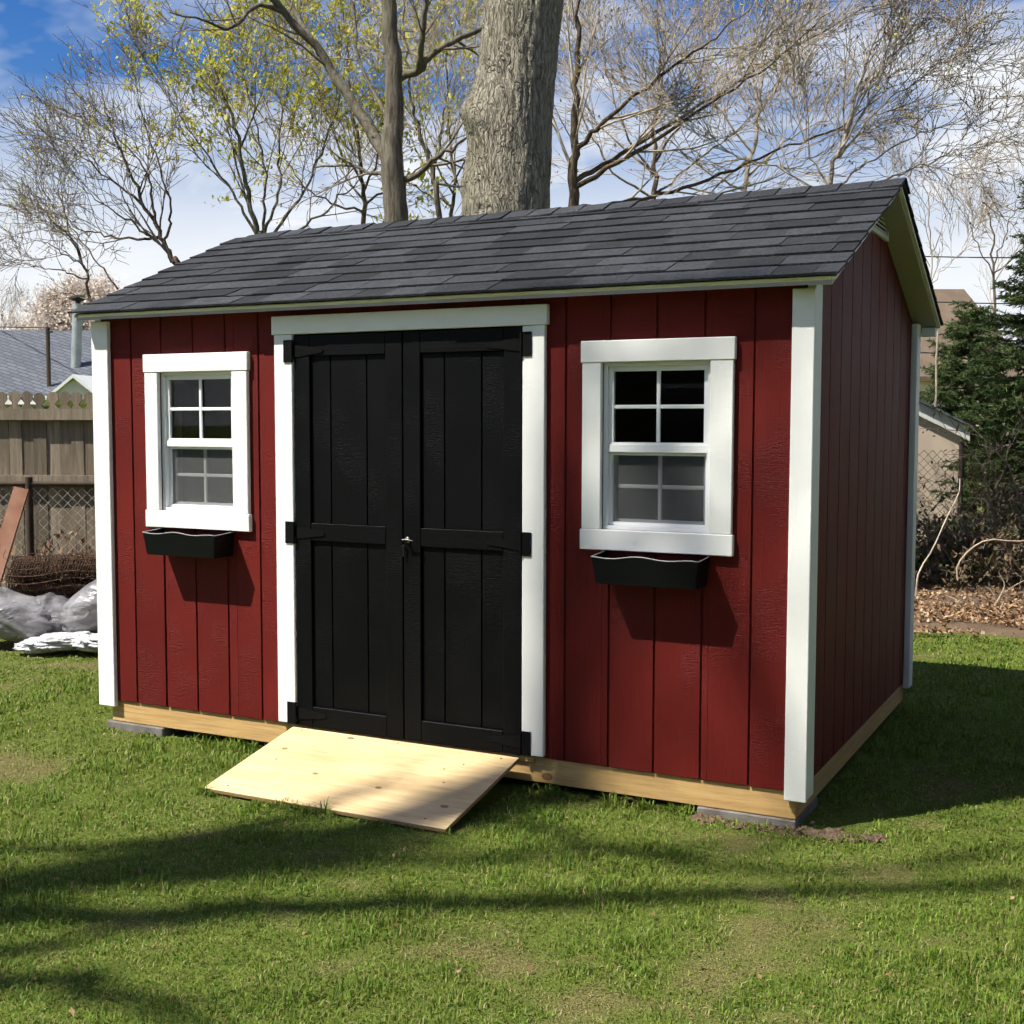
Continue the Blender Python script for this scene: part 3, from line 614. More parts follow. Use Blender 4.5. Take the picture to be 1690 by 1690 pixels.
# dark lining that closes the room so the panes look into an unlit shed
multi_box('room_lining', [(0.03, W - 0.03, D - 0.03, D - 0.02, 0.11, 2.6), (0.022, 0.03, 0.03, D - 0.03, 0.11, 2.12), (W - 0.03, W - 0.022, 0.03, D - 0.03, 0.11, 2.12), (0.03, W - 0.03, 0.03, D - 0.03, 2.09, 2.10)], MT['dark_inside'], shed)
# flower boxes under the windows
def window_box(xc, label):
    root = empty('window_box', (xc, 0, 0.97), label, 'window box', 'window boxes')
    n = 25; Wt, Wb, dt, db, z0, z1 = 0.228, 0.214, 0.150, 0.136, 0.914, 1.034
    V = []
    xs = np.linspace(-1, 1, n)
    def wave(s): return 0.0045 * math.cos(2 * math.pi * (s + 0.12)) + 0.0025 * math.cos(math.pi * s)
    th = 0.006
    lip = []
    for s in xs: V.append((xc + s * Wb, -db, z0)); 
    for s in xs: V.append((xc + s * Wt, -dt, z1 - 0.010 + wave(s)))
    for s in xs: V.append((xc + s * (Wt - th), -dt + th, z1 - 0.010 + wave(s)))
    for s in xs: V.append((xc + s * (Wb - th), -db + th, z0 + 0.03))
    F = []
    for j in range(3):
        for i in range(n - 1): F.append([j * n + i, j * n + i + 1, (j + 1) * n + i + 1, (j + 1) * n + i])
    body = mesh_obj('front_panel', V, F, MT['box_plastic'], root, smooth=False)
    for o_ in (body,): o_.location = (-WLOC[root]).tolist()
    e0 = z1 - 0.010 + wave(1)
    for s in (-1, 1):
        P = [(xc + s * Wb, -db, z0), (xc + s * Wb, -0.001, z0), (xc + s * Wt, -0.001, z1), (xc + s * Wt, -dt, e0)]
        Q = [(a - s * th, b, c) for a, b, c in P]
        o_ = mesh_obj('side_panel', P + Q, [[0, 1, 2, 3], [7, 6, 5, 4], [0, 4, 5, 1], [1, 5, 6, 2], [2, 6, 7, 3], [3, 7, 4, 0]], MT['box_plastic'], root); o_.location = (-WLOC[root]).tolist()
    o_ = multi_box('bottom_panel', [(xc - Wb + 0.002, xc + Wb - 0.002, -db + 0.002, -0.001, z0 + 0.001, z0 + 0.007)], MT['box_plastic'], root); o_.location = (-WLOC[root]).tolist()
    t = Tubes(); P = [(xc - Wt, -0.004, z1)] + [(xc - Wt, -dt, e0)] + [(xc + s * Wt, -dt, z1 - 0.009 + wave(s)) for s in xs[1:-1]] + [(xc + Wt, -dt, e0), (xc + Wt, -0.004, z1)]
    t.add(P, [0.003] * len(P), 5); o_ = t.build('rolled_rim', MT['box_rim'], root); o_.location = (-WLOC[root]).tolist()
    for s in (-1, 1):
        o_ = multi_box('bracket', [(xc + s * 0.14 - 0.01, xc + s * 0.14 + 0.01, -0.07, -0.001, z0 - 0.006, z0 + 0.0005)], MT['black_metal'], root); o_.location = (-WLOC[root]).tolist()
window_box(0.630, 'black scalloped window box under the left, sunlit window')
window_box(3.055, 'black scalloped window box under the right window')
# ramp
def ramp():
    x0, x1 = 1.222, 2.440; ya, za, yb, zb = -0.030, 0.112, -0.672, GZ + 0.022
    L = math.hypot(ya - yb, za - zb); an = math.atan2(za - zb, ya - yb)
    root = empty('wooden_ramp', ((x0 + x1) / 2, (ya + yb) / 2, GZ), 'pale plywood ramp sloping from the black doors to the grass', 'ramp')
    bm = box_bm(x1 - x0, L, 0.018, 0.0015); me = bpy.data.meshes.new('deck'); bm.to_mesh(me); bm.free(); me.materials.append(MT['plywood']); me.materials.append(MT['ply_edge'])
    for p in me.polygons:
        if abs(p.normal.z) < 0.5: p.material_index = 1
    o = link(bpy.data.objects.new('deck', me), root, ((x0 + x1) / 2, (ya + yb) / 2 , (za + zb) / 2 - 0.009)); o.rotation_euler = (an, 0, 0)
    for xs in (x0 + 0.12, (x0 + x1) / 2 - 0.02, x1 - 0.24):
        V = []
        for x in (xs, xs + 0.04):
            V += [(x, ya - 0.005, za - 0.022), (x, ya - 0.005, GZ - 0.01), (x, yb + 0.09, GZ - 0.01), (x, yb + 0.09, zb + (za - zb) * 0.09 / 0.642 - 0.022)]
        o = mesh_obj('support', V, [[0, 1, 2, 3], [7, 6, 5, 4], [0, 4, 5, 1], [1, 5, 6, 2], [2, 6, 7, 3], [3, 7, 4, 0]], MT['treated_lumber'], root); o.location = (-WLOC[root]).tolist()
    for fx, fy in ((0.06, 0.04), (0.5, 0.035), (0.94, 0.05), (0.12, 0.5), (0.83, 0.47), (0.08, 0.93), (0.52, 0.95), (0.9, 0.93), (0.83, 0.2), (0.78, 0.3)):
        x = x0 + fx * (x1 - x0); y = ya + fy * (yb - ya); z = za + fy * (zb - za)
        t = Tubes(); t.add([(x, y, z + 0.0002), (x, y, z + 0.0018), (x, y, z + 0.0019)], [0.0048, 0.0048, 0.0004], 7); t.build('screw', MT['iron_post'], root, (x, y, z))
ramp()
# concrete blocks the frame rests on
def paver(x0, x1, y0, y1, label):
    b = box('concrete_paver', x0, x1, y0, y1, -0.075, -0.002, MT['concrete'], None, 0.006); tag(b, label, 'paver', 'pavers under the shed')
paver(-0.02, 0.37, 0.0, 0.38, 'grey concrete paver under the left front corner of the shed')
paver(W - 0.42, W - 0.01, 0.006, 0.38, 'grey concrete paver under the right front corner of the shed')

# ------------------------------------------------------------------ grass
def in_shed(x, y): return (x > 0.0) & (x < W) & (y > 0.0) & (y < D)
def grass():
    r = np.random.default_rng(3)
    N = 2700000
    d = r.uniform(2.9, 13.5, N); dens = np.minimum(1.0, (3.4 / d) ** 1.9)
    fr_ = 0.411 * d * 1.05 + 0.25; half = fr_ + 1.7
    lat = r.uniform(-1, 1, N) * half
    keep = r.uniform(0, 1, N) < dens * half / 8.8 * 1.12 * np.where(np.abs(lat) > fr_, 0.5, 1.0)
    d, lat = d[keep], lat[keep]
    fh = np.array([AF[0], AF[1]]); fh /= np.linalg.norm(fh); rh = np.array([fh[1], -fh[0]])
    x = CAM[0] + d * fh[0] + lat * rh[0]; y = CAM[1] + d * fh[1] + lat * rh[1]
    n1, bare = bare_amount(x, y)
    ok = ~in_shed(x, y) & (r.uniform(0, 1, len(x)) > bare * 0.38)
    ok &= ~((x > 1.6) & (y > dirt_edge(x) - 0.12 * r.uniform(0, 1, len(x))))
    ok &= ~((x > 1.23) & (x < 2.43) & (y > -0.60) & (y < 0.0))
    ok &= ~((x > W - 0.43) & (x < W + 0.25) & (y > -0.03) & (y < 0.4) & (r.uniform(0, 1, len(x)) < 0.85))
    ok &= ~((x < -2.6 + 0.0 * x) & (y > 2.6))
    x, y, d, n1, bare = x[ok], y[ok], d[ok], n1[ok], bare[ok]
    m_ = 5200; ex = np.concatenate([r.uniform(-0.05, W - 0.42, m_), r.uniform(1.2, 2.46, 1600), W + 0.005 + np.abs(r.normal(0, 0.03, 1500))])
    ey = np.concatenate([-np.abs(r.normal(0, 0.03, m_)) + 0.006, -0.665 - np.abs(r.normal(0, 0.02, 1600)), r.uniform(0.35, D, 1500)])
    kk = ~((ex > 1.2) & (ex < 2.46) & (ey > -0.655)) & (vnoise(ex, ey, 0.09, 44) > 0.45); ex, ey = ex[kk], ey[kk]
    edge = np.concatenate([np.zeros(len(x), bool), np.ones(len(ex), bool)])
    x = np.concatenate([x, ex]); y = np.concatenate([y, ey]); d = np.concatenate([d, np.full(len(ex), 5.5)]); n1 = np.concatenate([n1, np.full(len(ex), 0.4)]); bare = np.concatenate([bare, np.zeros(len(ex))]); n = len(x)
    thatch = r.uniform(0, 1, n) < 0.10 + 0.34 * bare   # clippings and dead blades lying flat
    lush = np.clip((0.47 - n1) / 0.15, 0, 1)
    h = (0.012 + 0.017 * r.uniform(0, 1, n) ** 1.4) * (1 + 0.8 * lush - 0.35 * bare) * (0.55 + 0.9 * vnoise(x, y, 0.075, 77))
    h = np.where(edge, h * r.uniform(1.0, 1.9, n), h)
    wd = (0.0013 + 0.0013 * r.uniform(0, 1, n)) * np.clip(d / 4.0, 1.0, 2.6)
    az = r.uniform(0, 2 * np.pi, n); lean = r.uniform(0.15, 1.15, n) ** 1.0 + 0.35 * bare
    z = ground_z(x, y) - 0.004
    straw = np.clip((r.uniform(0, 1, n) < 0.05 + 0.50 * bare + 0.12 * vnoise(x, y, 2.6, 31)).astype(float) * r.uniform(0.55, 1, n), 0, 1)
    B = np.stack([x, y, z], -1); side = np.stack([-np.sin(az), np.cos(az), 0 * az], -1); out = np.stack([np.cos(az), np.sin(az), 0 * az], -1); up = np.array([0, 0, 1.0])
    h = np.where(thatch, h * 0.8, h); wd = np.where(thatch, wd * 0.6, wd); straw = np.where(thatch, np.maximum(straw, r.uniform(0.15, 0.95, n)), straw); zl = np.where(thatch, 0.22, 1.0); lean = np.where(thatch, 1.25, lean); B[:, 2] += np.where(thatch, 0.006 + 0.010 * r.uniform(0, 1, n), 0.0)
    mid = B + up * (h * 0.55 * zl)[:, None] + out * (h * 0.22 * lean)[:, None]
    lean = lean * (1 + 0.5 * straw)
    tip = B + up * (h * zl * np.clip(1 - 0.32 * lean, 0.35, 1))[:, None] + out * (h * 0.85 * lean)[:, None]
    hw = side * (wd / 1.0)[:, None]
    V = np.stack([B - hw, B + hw, mid + hw * 0.75, mid - hw * 0.75, tip], 1).reshape(-1, 3)
    b = np.arange(n) * 5
    loops = np.stack([b, b + 1, b + 2, b + 3, b + 3, b + 2, b + 4], -1).ravel()
    starts = (np.arange(n)[:, None] * 7 + np.array([0, 4])).ravel(); tot = np.tile([4, 3], n)
    o = np_mesh('grass', V, loops, starts, tot, MT['grass_blade'], attrs={'straw': np.repeat(straw, 5)})
    tag(o, 'short green and straw-yellow grass blades of the lawn', 'grass', None, 'stuff')
    print('grass blades', n)
grass()
def leaf_scatter(name, pts, size, mat, label, cat, flat=0.5, parent=None, seed=1, top=True):
    r = np.random.default_rng(seed); n = len(pts)
    a = r.uniform(0, 2 * np.pi, n); t1 = r.normal(0, flat, n); t2 = r.normal(0, flat, n); s = size * r.uniform(0.55, 1.3, n)
    ex = np.stack([np.cos(a), np.sin(a), t1], -1); ey = np.stack([-np.sin(a), np.cos(a), t2], -1)
    ez = np.array([0, 0, 1.0])
    V = np.stack([pts - ex * s[:, None], pts - ey * (s * 0.55)[:, None] + ez * (s * 0.25)[:, None], pts + ex * s[:, None], pts + ey * (s * 0.55)[:, None] + ez * (s * 0.12)[:, None]], 1).reshape(-1, 3)
    b = np.arange(n) * 4
    F = np.concatenate([np.stack([b, b + 1, b + 2], -1), np.stack([b, b + 2, b + 3], -1)])
    o = quads_mesh(name, V, F, mat, parent=parent, loc=(0, 0, 0) if parent is None else WLOC[parent])
    if parent is not None:
        me = o.data; co = np.empty(len(V) * 3, np.float32); me.vertices.foreach_get('co', co); co = co.reshape(-1, 3) - WLOC[parent].astype(np.float32); me.vertices.foreach_set('co', co.ravel()); me.update()
    if label: tag(o, label, cat, None, 'stuff')
    return o
def litter():
    r = np.random.default_rng(8)
    x = r.uniform(1.8, 8.0, 16000); y = dirt_edge(x) - 0.25 + np.abs(r.normal(0, 1.0, 16000)) * 1.5
    k = ~(in_shed(x, y)) & (vnoise(x, y, 0.5, 14) + 0.4 * r.uniform(0, 1, 16000) > 0.42 + 0.5 * (y < dirt_edge(x) + 0.35)); x, y = x[k], y[k]
    leaf_scatter('leaf_litter', np.stack([x, y, ground_z(x, y) + 0.03 + r.uniform(0, 0.03, len(x))], -1), 0.021, MT['litter_leaf'], 'brown dead leaves covering the earth at right', 'leaf litter', 0.6, seed=2)
    n = 420; d = 3.2 + 9 * r.uniform(0, 1, n); lat = r.uniform(-1, 1, n) * 0.44 * d
    fh = np.array([AF[0], AF[1]]); fh /= np.linalg.norm(fh); x = CAM[0] + d * fh[0] + lat * fh[1]; y = CAM[1] + d * fh[1] - lat * fh[0]
    k = ~in_shed(x, y) & ~((x > 1.2) & (x < 2.45) & (y > -0.7) & (y < 0)); x, y = x[k], y[k]
    leaf_scatter('lawn_debris', np.stack([x, y, ground_z(x, y) + 0.020], -1), 0.0095, MT['litter_leaf'], 'small dry leaf bits lying on the lawn', 'leaf bits', 0.35, seed=4)
litter()
# disturbed soil beside the right front corner
def soil_clods():
    r = np.random.default_rng(12); bm = bmesh.new()
    for i in range(170):
        a = r.uniform(0, 1); x = 3.25 + 0.72 * a; y = -0.05 + r.normal(0, 0.022) + (0.0 if x < W else 0.22 * (x - W)); s = r.uniform(0.008, 0.03) * (1.15 if x > W else 0.7)
        Mx = Matrix.Translation((x, y, GZ + 0.005)) @ Matrix.Rotation(r.uniform(0, 6), 4, 'Z') @ Matrix.Diagonal((s * r.uniform(0.8, 1.6), s, s * r.uniform(0.5, 0.9), 1))
        res = bmesh.ops.create_icosphere(bm, subdivisions=1, radius=1.0, matrix=Mx)
        for v in res['verts']: v.co += Vector(r.normal(0, s * 0.22, 3))
    me = bpy.data.meshes.new('soil_clods'); bm.to_mesh(me); bm.free(); me.materials.append(MT['dirt'])
    tag(link(bpy.data.objects.new('soil_clods', me), None, (0, 0, 0)), 'crumbled brown soil along the right front corner of the shed', 'soil', None, 'stuff')
soil_clods()

# ------------------------------------------------------------------ trees
def unit(v): v = np.asarray(v, float); return v / (np.linalg.norm(v) + 1e-9)
def smooth_poly(pts, rad, n):
    """Catmull-Rom resampling of a limb's centre line"""
    P = np.asarray(pts, float); R = np.asarray(rad, float)
    if len(P) == 2: t = np.linspace(0, 1, n)[:, None]; return P[0] + (P[1] - P[0]) * t, R[0] + (R[1] - R[0]) * t[:, 0]
    E = np.concatenate([[2 * P[0] - P[1]], P, [2 * P[-1] - P[-2]]]); m = len(P) - 1; out, ro = [], []
    for u in np.linspace(0, m, n):
        i = min(int(u), m - 1); t = u - i; a, b, c, d = E[i:i + 4]
        out.append(0.5 * (2 * b + (c - a) * t + (2 * a - 5 * b + 4 * c - d) * t * t + (3 * b - a - 3 * c + d) * t ** 3)); ro.append(R[i] + (R[i + 1] - R[i]) * t)
    return np.array(out), np.array(ro)
class Tree:
    def __init__(s, name, base, label, group, bark, twig, seed, cat='tree'):
        s.r = random.Random(seed); s.root = empty(name, base, label, cat, group); s.T = Tubes(); s.W = Tubes(); s.tips = []; s.bark, s.twig = bark, twig; s.nw = 0
    def limb(s, pts, rad, n=14, sides=10, wob=0.0):
        P, R = smooth_poly(pts, rad, n)
        if wob: P[1:-1] += np.array([[s.r.gauss(0, wob) for _ in range(3)] for _ in range(n - 2)])
        s.T.add(P, R, sides); return P, R
    def shoot(s, p, d, L, r0, r1, n, up, wob):
        P = [p]; d = unit(d)
        for i in range(n):
            d = unit(d + np.array([s.r.gauss(0, wob), s.r.gauss(0, wob), s.r.gauss(0, wob) + up])); P.append(P[-1] + d * L / n)
        return np.array(P), np.linspace(r0, r1, n + 1)
    def sprout(s, P, R, lv, cfg, t0=0.25):
        """branches off a limb, then branches off those; cfg[lv] = (count, length, angle, rmax)"""
        if lv >= len(cfg): return
        cnt, L, ang, up = cfg[lv]; n = len(P) - 1; last = lv == len(cfg) - 1
        for k in range(cnt):
            t = t0 + (1 - t0) * (k + s.r.random()) / cnt; i = min(int(t * n), n - 1); fr = t * n - i
            p = P[i] + (P[i + 1] - P[i]) * fr; tg = unit(P[i + 1] - P[i]); r = R[i] + (R[i + 1] - R[i]) * fr
            q = unit(np.array([s.r.gauss(0, 1), s.r.gauss(0, 1), s.r.gauss(0, 1)])); q = unit(q - tg * q.dot(tg))
            a = math.radians(ang * s.r.uniform(0.7, 1.3)); d = tg * math.cos(a) + q * math.sin(a)
            ln = L * s.r.uniform(0.55, 1.15) * (1.0 - 0.45 * t)
            r0 = min(r * 0.62, 0.012 * ln + 0.0035); r0 = max(r0, 0.0038); r1 = 0.0026
            nn = 3 if last else (4 if lv else 6)
            p2, r2 = s.shoot(p, d, ln, r0, r1, nn, up, 0.09 if lv == 0 else 0.045)
            (s.W if r0 < 0.03 else s.T).add(p2, r2, 3 if r0 < 0.012 else 5); s.nw += 1
            if last: s.tips.append(p2[-1]); s.tips.append(p2[-2])
            s.sprout(p2, r2, lv + 1, cfg, 0.2)
    def done(s, leaves=None, lsize=0.03, per=2, spread=0.05, frac=1.0, leafsel=None):
        o = s.T.build('trunk', MT[s.bark], s.root, WLOC[s.root])
        if s.W.g: s.W.build('twigs', MT[s.twig], s.root, WLOC[s.root])
        if leaves and s.tips:
            r = np.random.default_rng(s.r.randint(0, 9999)); tp = np.array(s.tips)
            if leafsel is not None: tp = tp[leafsel(tp)]
            tp = tp[r.uniform(0, 1, len(tp)) < frac]
            tp = np.repeat(tp, per, 0); tp = tp + r.normal(0, spread, tp.shape)
            leaf_scatter('foliage', tp, lsize, MT[leaves], None, None, 0.8, s.root, seed=s.r.randint(0, 999))
        return s.root
def px(d, *pp): return [at(a, b, d + (c[0] if c else 0)) for a, b, *c in pp]
def gnd(px_, d): p = at(px_, 700, d); return np.array([p[0], p[1], GZ])

# the big trunk right behind the shed
def big_tree():
    d = 10.2; base = gnd(826, d)
    t = Tree('maple_tree', base, 'massive pale trunk with furrowed bark rising right behind the shed roof', None, 'bark_pale', 'twig_grey', 4)
    mm = d / (FPX * 1690)
    ctr = [(826, 1035), (828, 900), (832, 500), (836, 360), (842, 200), (853, 100), (863, 0), (876, -160), (885, -330)]
    rad = [0.60, 0.44, 0.375, 0.352, 0.340, 0.325, 0.330, 0.33, 0.34]
    n, sd = 220, 200
    P, R = smooth_poly([at(a, b, d) for a, b in ctr], rad, n)
    th = np.arange(sd) * 2 * np.pi / sd; TH, Z = np.meshgrid(th, P[:, 2])
    arc = TH / (2 * np.pi)
    def per(K, zs, seed):   # noise that closes on itself round the trunk
        return vnoise(TH / (2 * np.pi) * K + 0.35 * np.sin(Z * 5.0), Z / zs, 1.0, seed, K)
    ridge = np.abs(per(44, 0.30, 5) - 0.5) * 2
    fine = np.abs(per(80, 0.13, 8) - 0.5) * 2
    disp = -0.008 * (1 - np.clip(ridge * 2.0, 0, 1)) - 0.005 * (1 - np.clip(fine * 2, 0, 1)) + 0.03 * (per(5, 0.9, 2) - 0.5)
    # burl low on the sunny side, scar of a lost limb higher on the left
    cdir = unit(np.array([-AF[0], -AF[1], 0])); ldir = unit(np.array([-AR[0], -AR[1], 0]))
    def bump_at(pxx, pyy, rad_, h):
        q = at(pxx, pyy, d); 
        S = P[:, None, :] + R[:, None, None] * (cdir * np.sin(TH)[..., None] - ldir * np.cos(TH)[..., None])
        q = q - 0.0; qs = (q - CAM) / np.linalg.norm(q - CAM); v = S - CAM; dist = np.linalg.norm(v - (v @ qs)[..., None] * qs, axis=-1)
        front = (np.sin(TH) > -0.35)
        return h * np.exp(-(dist / rad_) ** 2) * front
    disp += bump_at(800, 345, 0.14, 0.055) + bump_at(778, 185, 0.13, 0.09) + bump_at(772, 300, 0.10, 0.03) - bump_at(797, 346, 0.035, 0.05)
    V = P[:, None, :] + (R[:, None] + disp)[..., None] * (cdir * np.sin(TH)[..., None] - ldir * np.cos(TH)[..., None])
    idx = np.arange(n * sd).reshape(n, sd); a, b = idx[:-1], idx[1:]
    F = np.stack([a, np.roll(a, -1, 1), np.roll(b, -1, 1), b], -1).reshape(-1, 4)
    quads_mesh('trunk', V.reshape(-1, 3) - WLOC[t.root], F, MT['bark_pale'], parent=t.root, loc=WLOC[t.root], smooth=True)
    top = P[-1]
    for dx, dy, dz, r0 in ((-2.2, 0.6, 3.0, 0.2), (1.6, 1.8, 3.4, 0.2), (0.4, -0.8, 4.2, 0.2), (2.8, -0.4, 2.2, 0.15)):
        L, RR = t.limb([top + np.array([0, 0, -0.3]), top + np.array([dx * 0.35, dy * 0.35, dz * 0.4]), top + np.array([dx, dy, dz])], [r0, r0 * 0.75, r0 * 0.35], 10, 8)
        t.sprout(L, RR, 0, [(5, 2.2, 42, 0.03), (5, 1.0, 42, 0.03), (4, 0.45, 40, 0.02)])
    t.T.build('limb', MT['bark_grey'], t.root, WLOC[t.root]); t.W.build('twigs', MT['twig_grey'], t.root, WLOC[t.root])
big_tree()
# slim tree left of it with a forked, arching crown
def slim_tree():
    d = 11.0; t = Tree('slim_tree', gnd(664, d), 'slender grey tree left of the massive trunk, with a limb arching up and left', None, 'bark_grey', 'twig_grey', 7)
    g = lambda *a: px(d, *a)
    L0 = t.limb([gnd(664, d)] + g((660, 600), (655, 375), (647, 262), (651, 130), (640, 0), (630, -120), (625, -260)), [0.15, 0.12, 0.108, 0.10, 0.075, 0.066, 0.05, 0.03], 40, 12, 0.006)
    ls = [t.limb(g((640, 262), (602, 200, .2), (556, 132, .3), (528, 85, .3), (470, 22, .2), (428, -25, 0), (380, -60, -.2)), [0.058, 0.055, 0.045, 0.04, 0.034, 0.028, 0.012], 26, 8, 0.006),
          t.limb(g((528, 90, .3), (500, 40, .5), (468, -10, .7), (440, -60, .8)), [0.03, 0.026, 0.022, 0.012], 12, 6, 0.006),
          t.limb(g((660, 128), (690, 116, -.1), (712, 92, -.2), (752, 66, -.2), (795, 46, -.1), (840, 10, .1)), [0.04, 0.036, 0.028, 0.024, 0.02, 0.01], 20, 8, 0.006),
          t.limb(g((690, 118, -.1), (697, 70, -.3), (703, 20, -.4), (708, -60, -.5)), [0.028, 0.026, 0.024, 0.014], 12, 8, 0.006),
          t.limb(g((657, 300), (690, 284, -.1), (716, 262, -.2), (742, 248, -.3), (772, 226, -.3)), [0.03, 0.024, 0.02, 0.017, 0.01], 14, 6, 0.008),
          t.limb(g((648, 292), (610, 285, .2), (575, 272, .4), (520, 276, .6)), [0.022, 0.018, 0.014, 0.008], 12, 6, 0.01),
          t.limb(g((470, 22, .2), (430, 8, 0), (400, 30, -.2), (378, 48, -.4), (340, 36, -.6), (280, 20, -.8)), [0.02, 0.02, 0.017, 0.014, 0.01, 0.006], 16, 6, 0.008),
          t.limb(g((645, 200), (612, 150, .3), (590, 90, .4), (585, 30, .5), (570, -40, .6)), [0.02, 0.016, 0.013, 0.011, 0.006], 12, 6, 0.01)]
    for P, R in ls: t.sprout(P, R, 0, [(5, 1.0, 45, 0.02), (4, 0.5, 42, 0.0), (3, 0.22, 40, 0)], 0.3)
    t.sprout(*L0, 0, [(6, 1.2, 45, 0.03), (4, 0.5, 42, 0.0), (3, 0.22, 40, 0)], 0.6)
    t.done('bud_brown', 0.014, 1, 0.02, 0.4)
slim_tree()
def stem_tree(name, label, d, stems, r0, bark, twig, seed, cfg, leaves=None, group='bare spring trees behind the shed', sel=None, t0=0.25, **lk):
    """tree whose main stems follow the given centre lines"""
    bx = stems[0][0][0]
    t = Tree(name, gnd(bx, d), label, group, bark, twig, seed)
    for k, st in enumerate(stems):
        pts = px(d, *st); rr = r0 * (0.62 if k == 0 else 0.25); n = len(pts)
        if k == 0: pts = [gnd(bx, d)] + pts; n += 1
        P, R = t.limb(pts, list((np.linspace(1.0, 0.16, n) ** 1.25) * rr), 5 * n, 7, 0.012 * d / 12)
        t.sprout(P, R, 0, cfg, t0)
    return t.done(leaves, **lk)
C3 = lambda a, b, c, L: [(int(a * 1.35), L, 33, 0.07), (int(b * 1.3), L * 0.52, 34, 0.04), (c + 1, L * 0.27, 36, 0.02)]
stem_tree('sapling_tree', 'thin leaning sapling between the slender tree and the massive trunk', 12.2, [[(727, 380), (713, 290), (692, 215), (676, 140), (668, 40), (660, -60)], [(713, 290), (728, 210), (742, 140), (760, 40)]], 0.058, 'bark_grey', 'twig_tan', 9, C3(9, 5, 3, 1.1), 'bud_leaf', lsize=0.016, per=2, frac=0.55, spread=0.06)
stem_tree('vine_tree', 'dark vine-covered trunk just right of the massive trunk', 12.6, [[(945, 380), (947, 240), (952, 110), (958, 0), (965, -150)], [(950, 250), (1010, 190, -.3), (1100, 118, -.6), (1185, 60, -.8), (1260, -10, -1)], [(948, 300), (1040, 245, .3), (1150, 178, .4), (1262, 108, .4), (1390, 34, .4), (1530, -20, .4)], [(948, 310), (1050, 250, -.3), (1170, 172, -.5), (1290, 90, -.6), (1390, 0, -.7)], [(948, 345), (1040, 332, 0), (1140, 306, -.2), (1265, 256, -.4), (1390, 205, -.5), (1480, 140, -.6)]], 0.115, 'bark_brown', 'twig_tan', 21, C3(8, 5, 3, 1.5), 'bud_leaf', t0=0.12, lsize=0.017, per=1, frac=0.3, spread=0.06)
stem_tree('tan_tree', 'straight tan trunk behind the right half of the roof', 13.5, [[(1228, 350), (1243, 240), (1257, 130), (1266, 10), (1275, -120)], [(1250, 190), (1310, 110), (1370, 40), (1420, -40)], [(1240, 250), (1180, 170), (1130, 80), (1100, -20)], [(1236, 290), (1300, 230), (1390, 180), (1460, 120)], [(1232, 320), (1150, 270), (1070, 200), (1010, 100)]], 0.055, 'twig_tan', 'twig_tan', 22, C3(8, 5, 3, 1.4), 'bud_brown', lsize=0.014, per=1, frac=0.4, spread=0.03)
stem_tree('fan_tree', 'bare tree fanning long pale branches up and right over the roof end', 12.0, [[(1370, 340), (1392, 240), (1420, 130), (1460, 40), (1500, -40)], [(1380, 310), (1430, 270), (1520, 220), (1580, 190), (1632, 85)], [(1380, 320), (1450, 300), (1530, 270), (1600, 240), (1646, 215)], [(1385, 260), (1450, 180), (1530, 120), (1590, 50)], [(1372, 320), (1330, 240), (1310, 150), (1320, 50)], [(1370, 330), (1290, 280), (1200, 250), (1120, 170)], [(1390, 250), (1440, 130), (1500, 60), (1540, -30)]], 0.05, 'twig_tan', 'twig_tan', 23, C3(10, 5, 3, 1.25), 'bud_brown', lsize=0.013, per=1, frac=0.5, spread=0.02)
stem_tree('thicket_tree', 'grey-brown thicket of bare branches behind the centre of the roof', 15.5, [[(1080, 370), (1078, 250), (1090, 140), (1085, 20), (1090, -90)], [(1078, 290), (1030, 210), (1000, 110), (985, 0)], [(1080, 270), (1140, 170), (1170, 60), (1180, -30)], [(1080, 320), (1160, 260), (1230, 200), (1290, 100)], [(1078, 330), (1010, 280), (960, 190), (930, 80)], [(1082, 340), (1180, 320), (1290, 290), (1370, 240)]], 0.07, 'bark_brown', 'twig_red', 24, C3(8, 5, 3, 1.7), 'bud_brown', lsize=0.018, per=1, frac=0.35, spread=0.04)
YC = C3(8, 5, 3, 1.7)
stem_tree('budding_tree', 'many-stemmed tree with fresh yellow-green leaves left of the slender tree', 15.0, [[(436, 430), (424, 385), (405, 300), (385, 200), (352, 110), (330, 40)], [(432, 400), (458, 320), (462, 220), (474, 120), (470, 20)], [(436, 405), (494, 330), (530, 250), (560, 165), (575, 60)], [(428, 392), (390, 330), (335, 250), (290, 180), (262, 110)], [(438, 410), (520, 360), (590, 300), (640, 230)], [(430, 395), (440, 300), (420, 180), (425, 70)]], 0.085, 'bark_grey', 'twig_grey', 25, YC, 'bud_leaf', group=None, lsize=0.026, per=10, frac=0.32, spread=0.045)
stem_tree('yellowing_tree', 'hazy budding tree behind the slender tree', 16.5, [[(600, 400), (598, 300), (585, 190), (570, 80), (560, -40)], [(598, 320), (640, 230), (690, 140), (720, 30)], [(596, 300), (545, 210), (510, 110), (490, 0)], [(600, 340), (680, 290), (745, 220), (780, 120)], [(598, 350), (520, 320), (470, 260), (440, 180)]], 0.07, 'bark_brown', 'twig_tan', 26, C3(8, 5, 3, 1.8), 'bud_leaf', group=None, lsize=0.024, per=7, frac=0.32, spread=0.045)
stem_tree('hazy_tree', 'bare tree seen between the sapling and the massive trunk', 17.5, [[(745, 400), (748, 300), (740, 180), (735, 60), (730, -60)], [(748, 320), (700, 230), (660, 130), (640, 20)], [(746, 300), (800, 220), (850, 120), (880, 10)], [(746, 340), (690, 310), (620, 270), (570, 200)]], 0.06, 'bark_brown', 'twig_red', 27, C3(8, 5, 3, 1.8), 'bud_leaf', lsize=0.02, per=1, frac=0.4, spread=0.08)
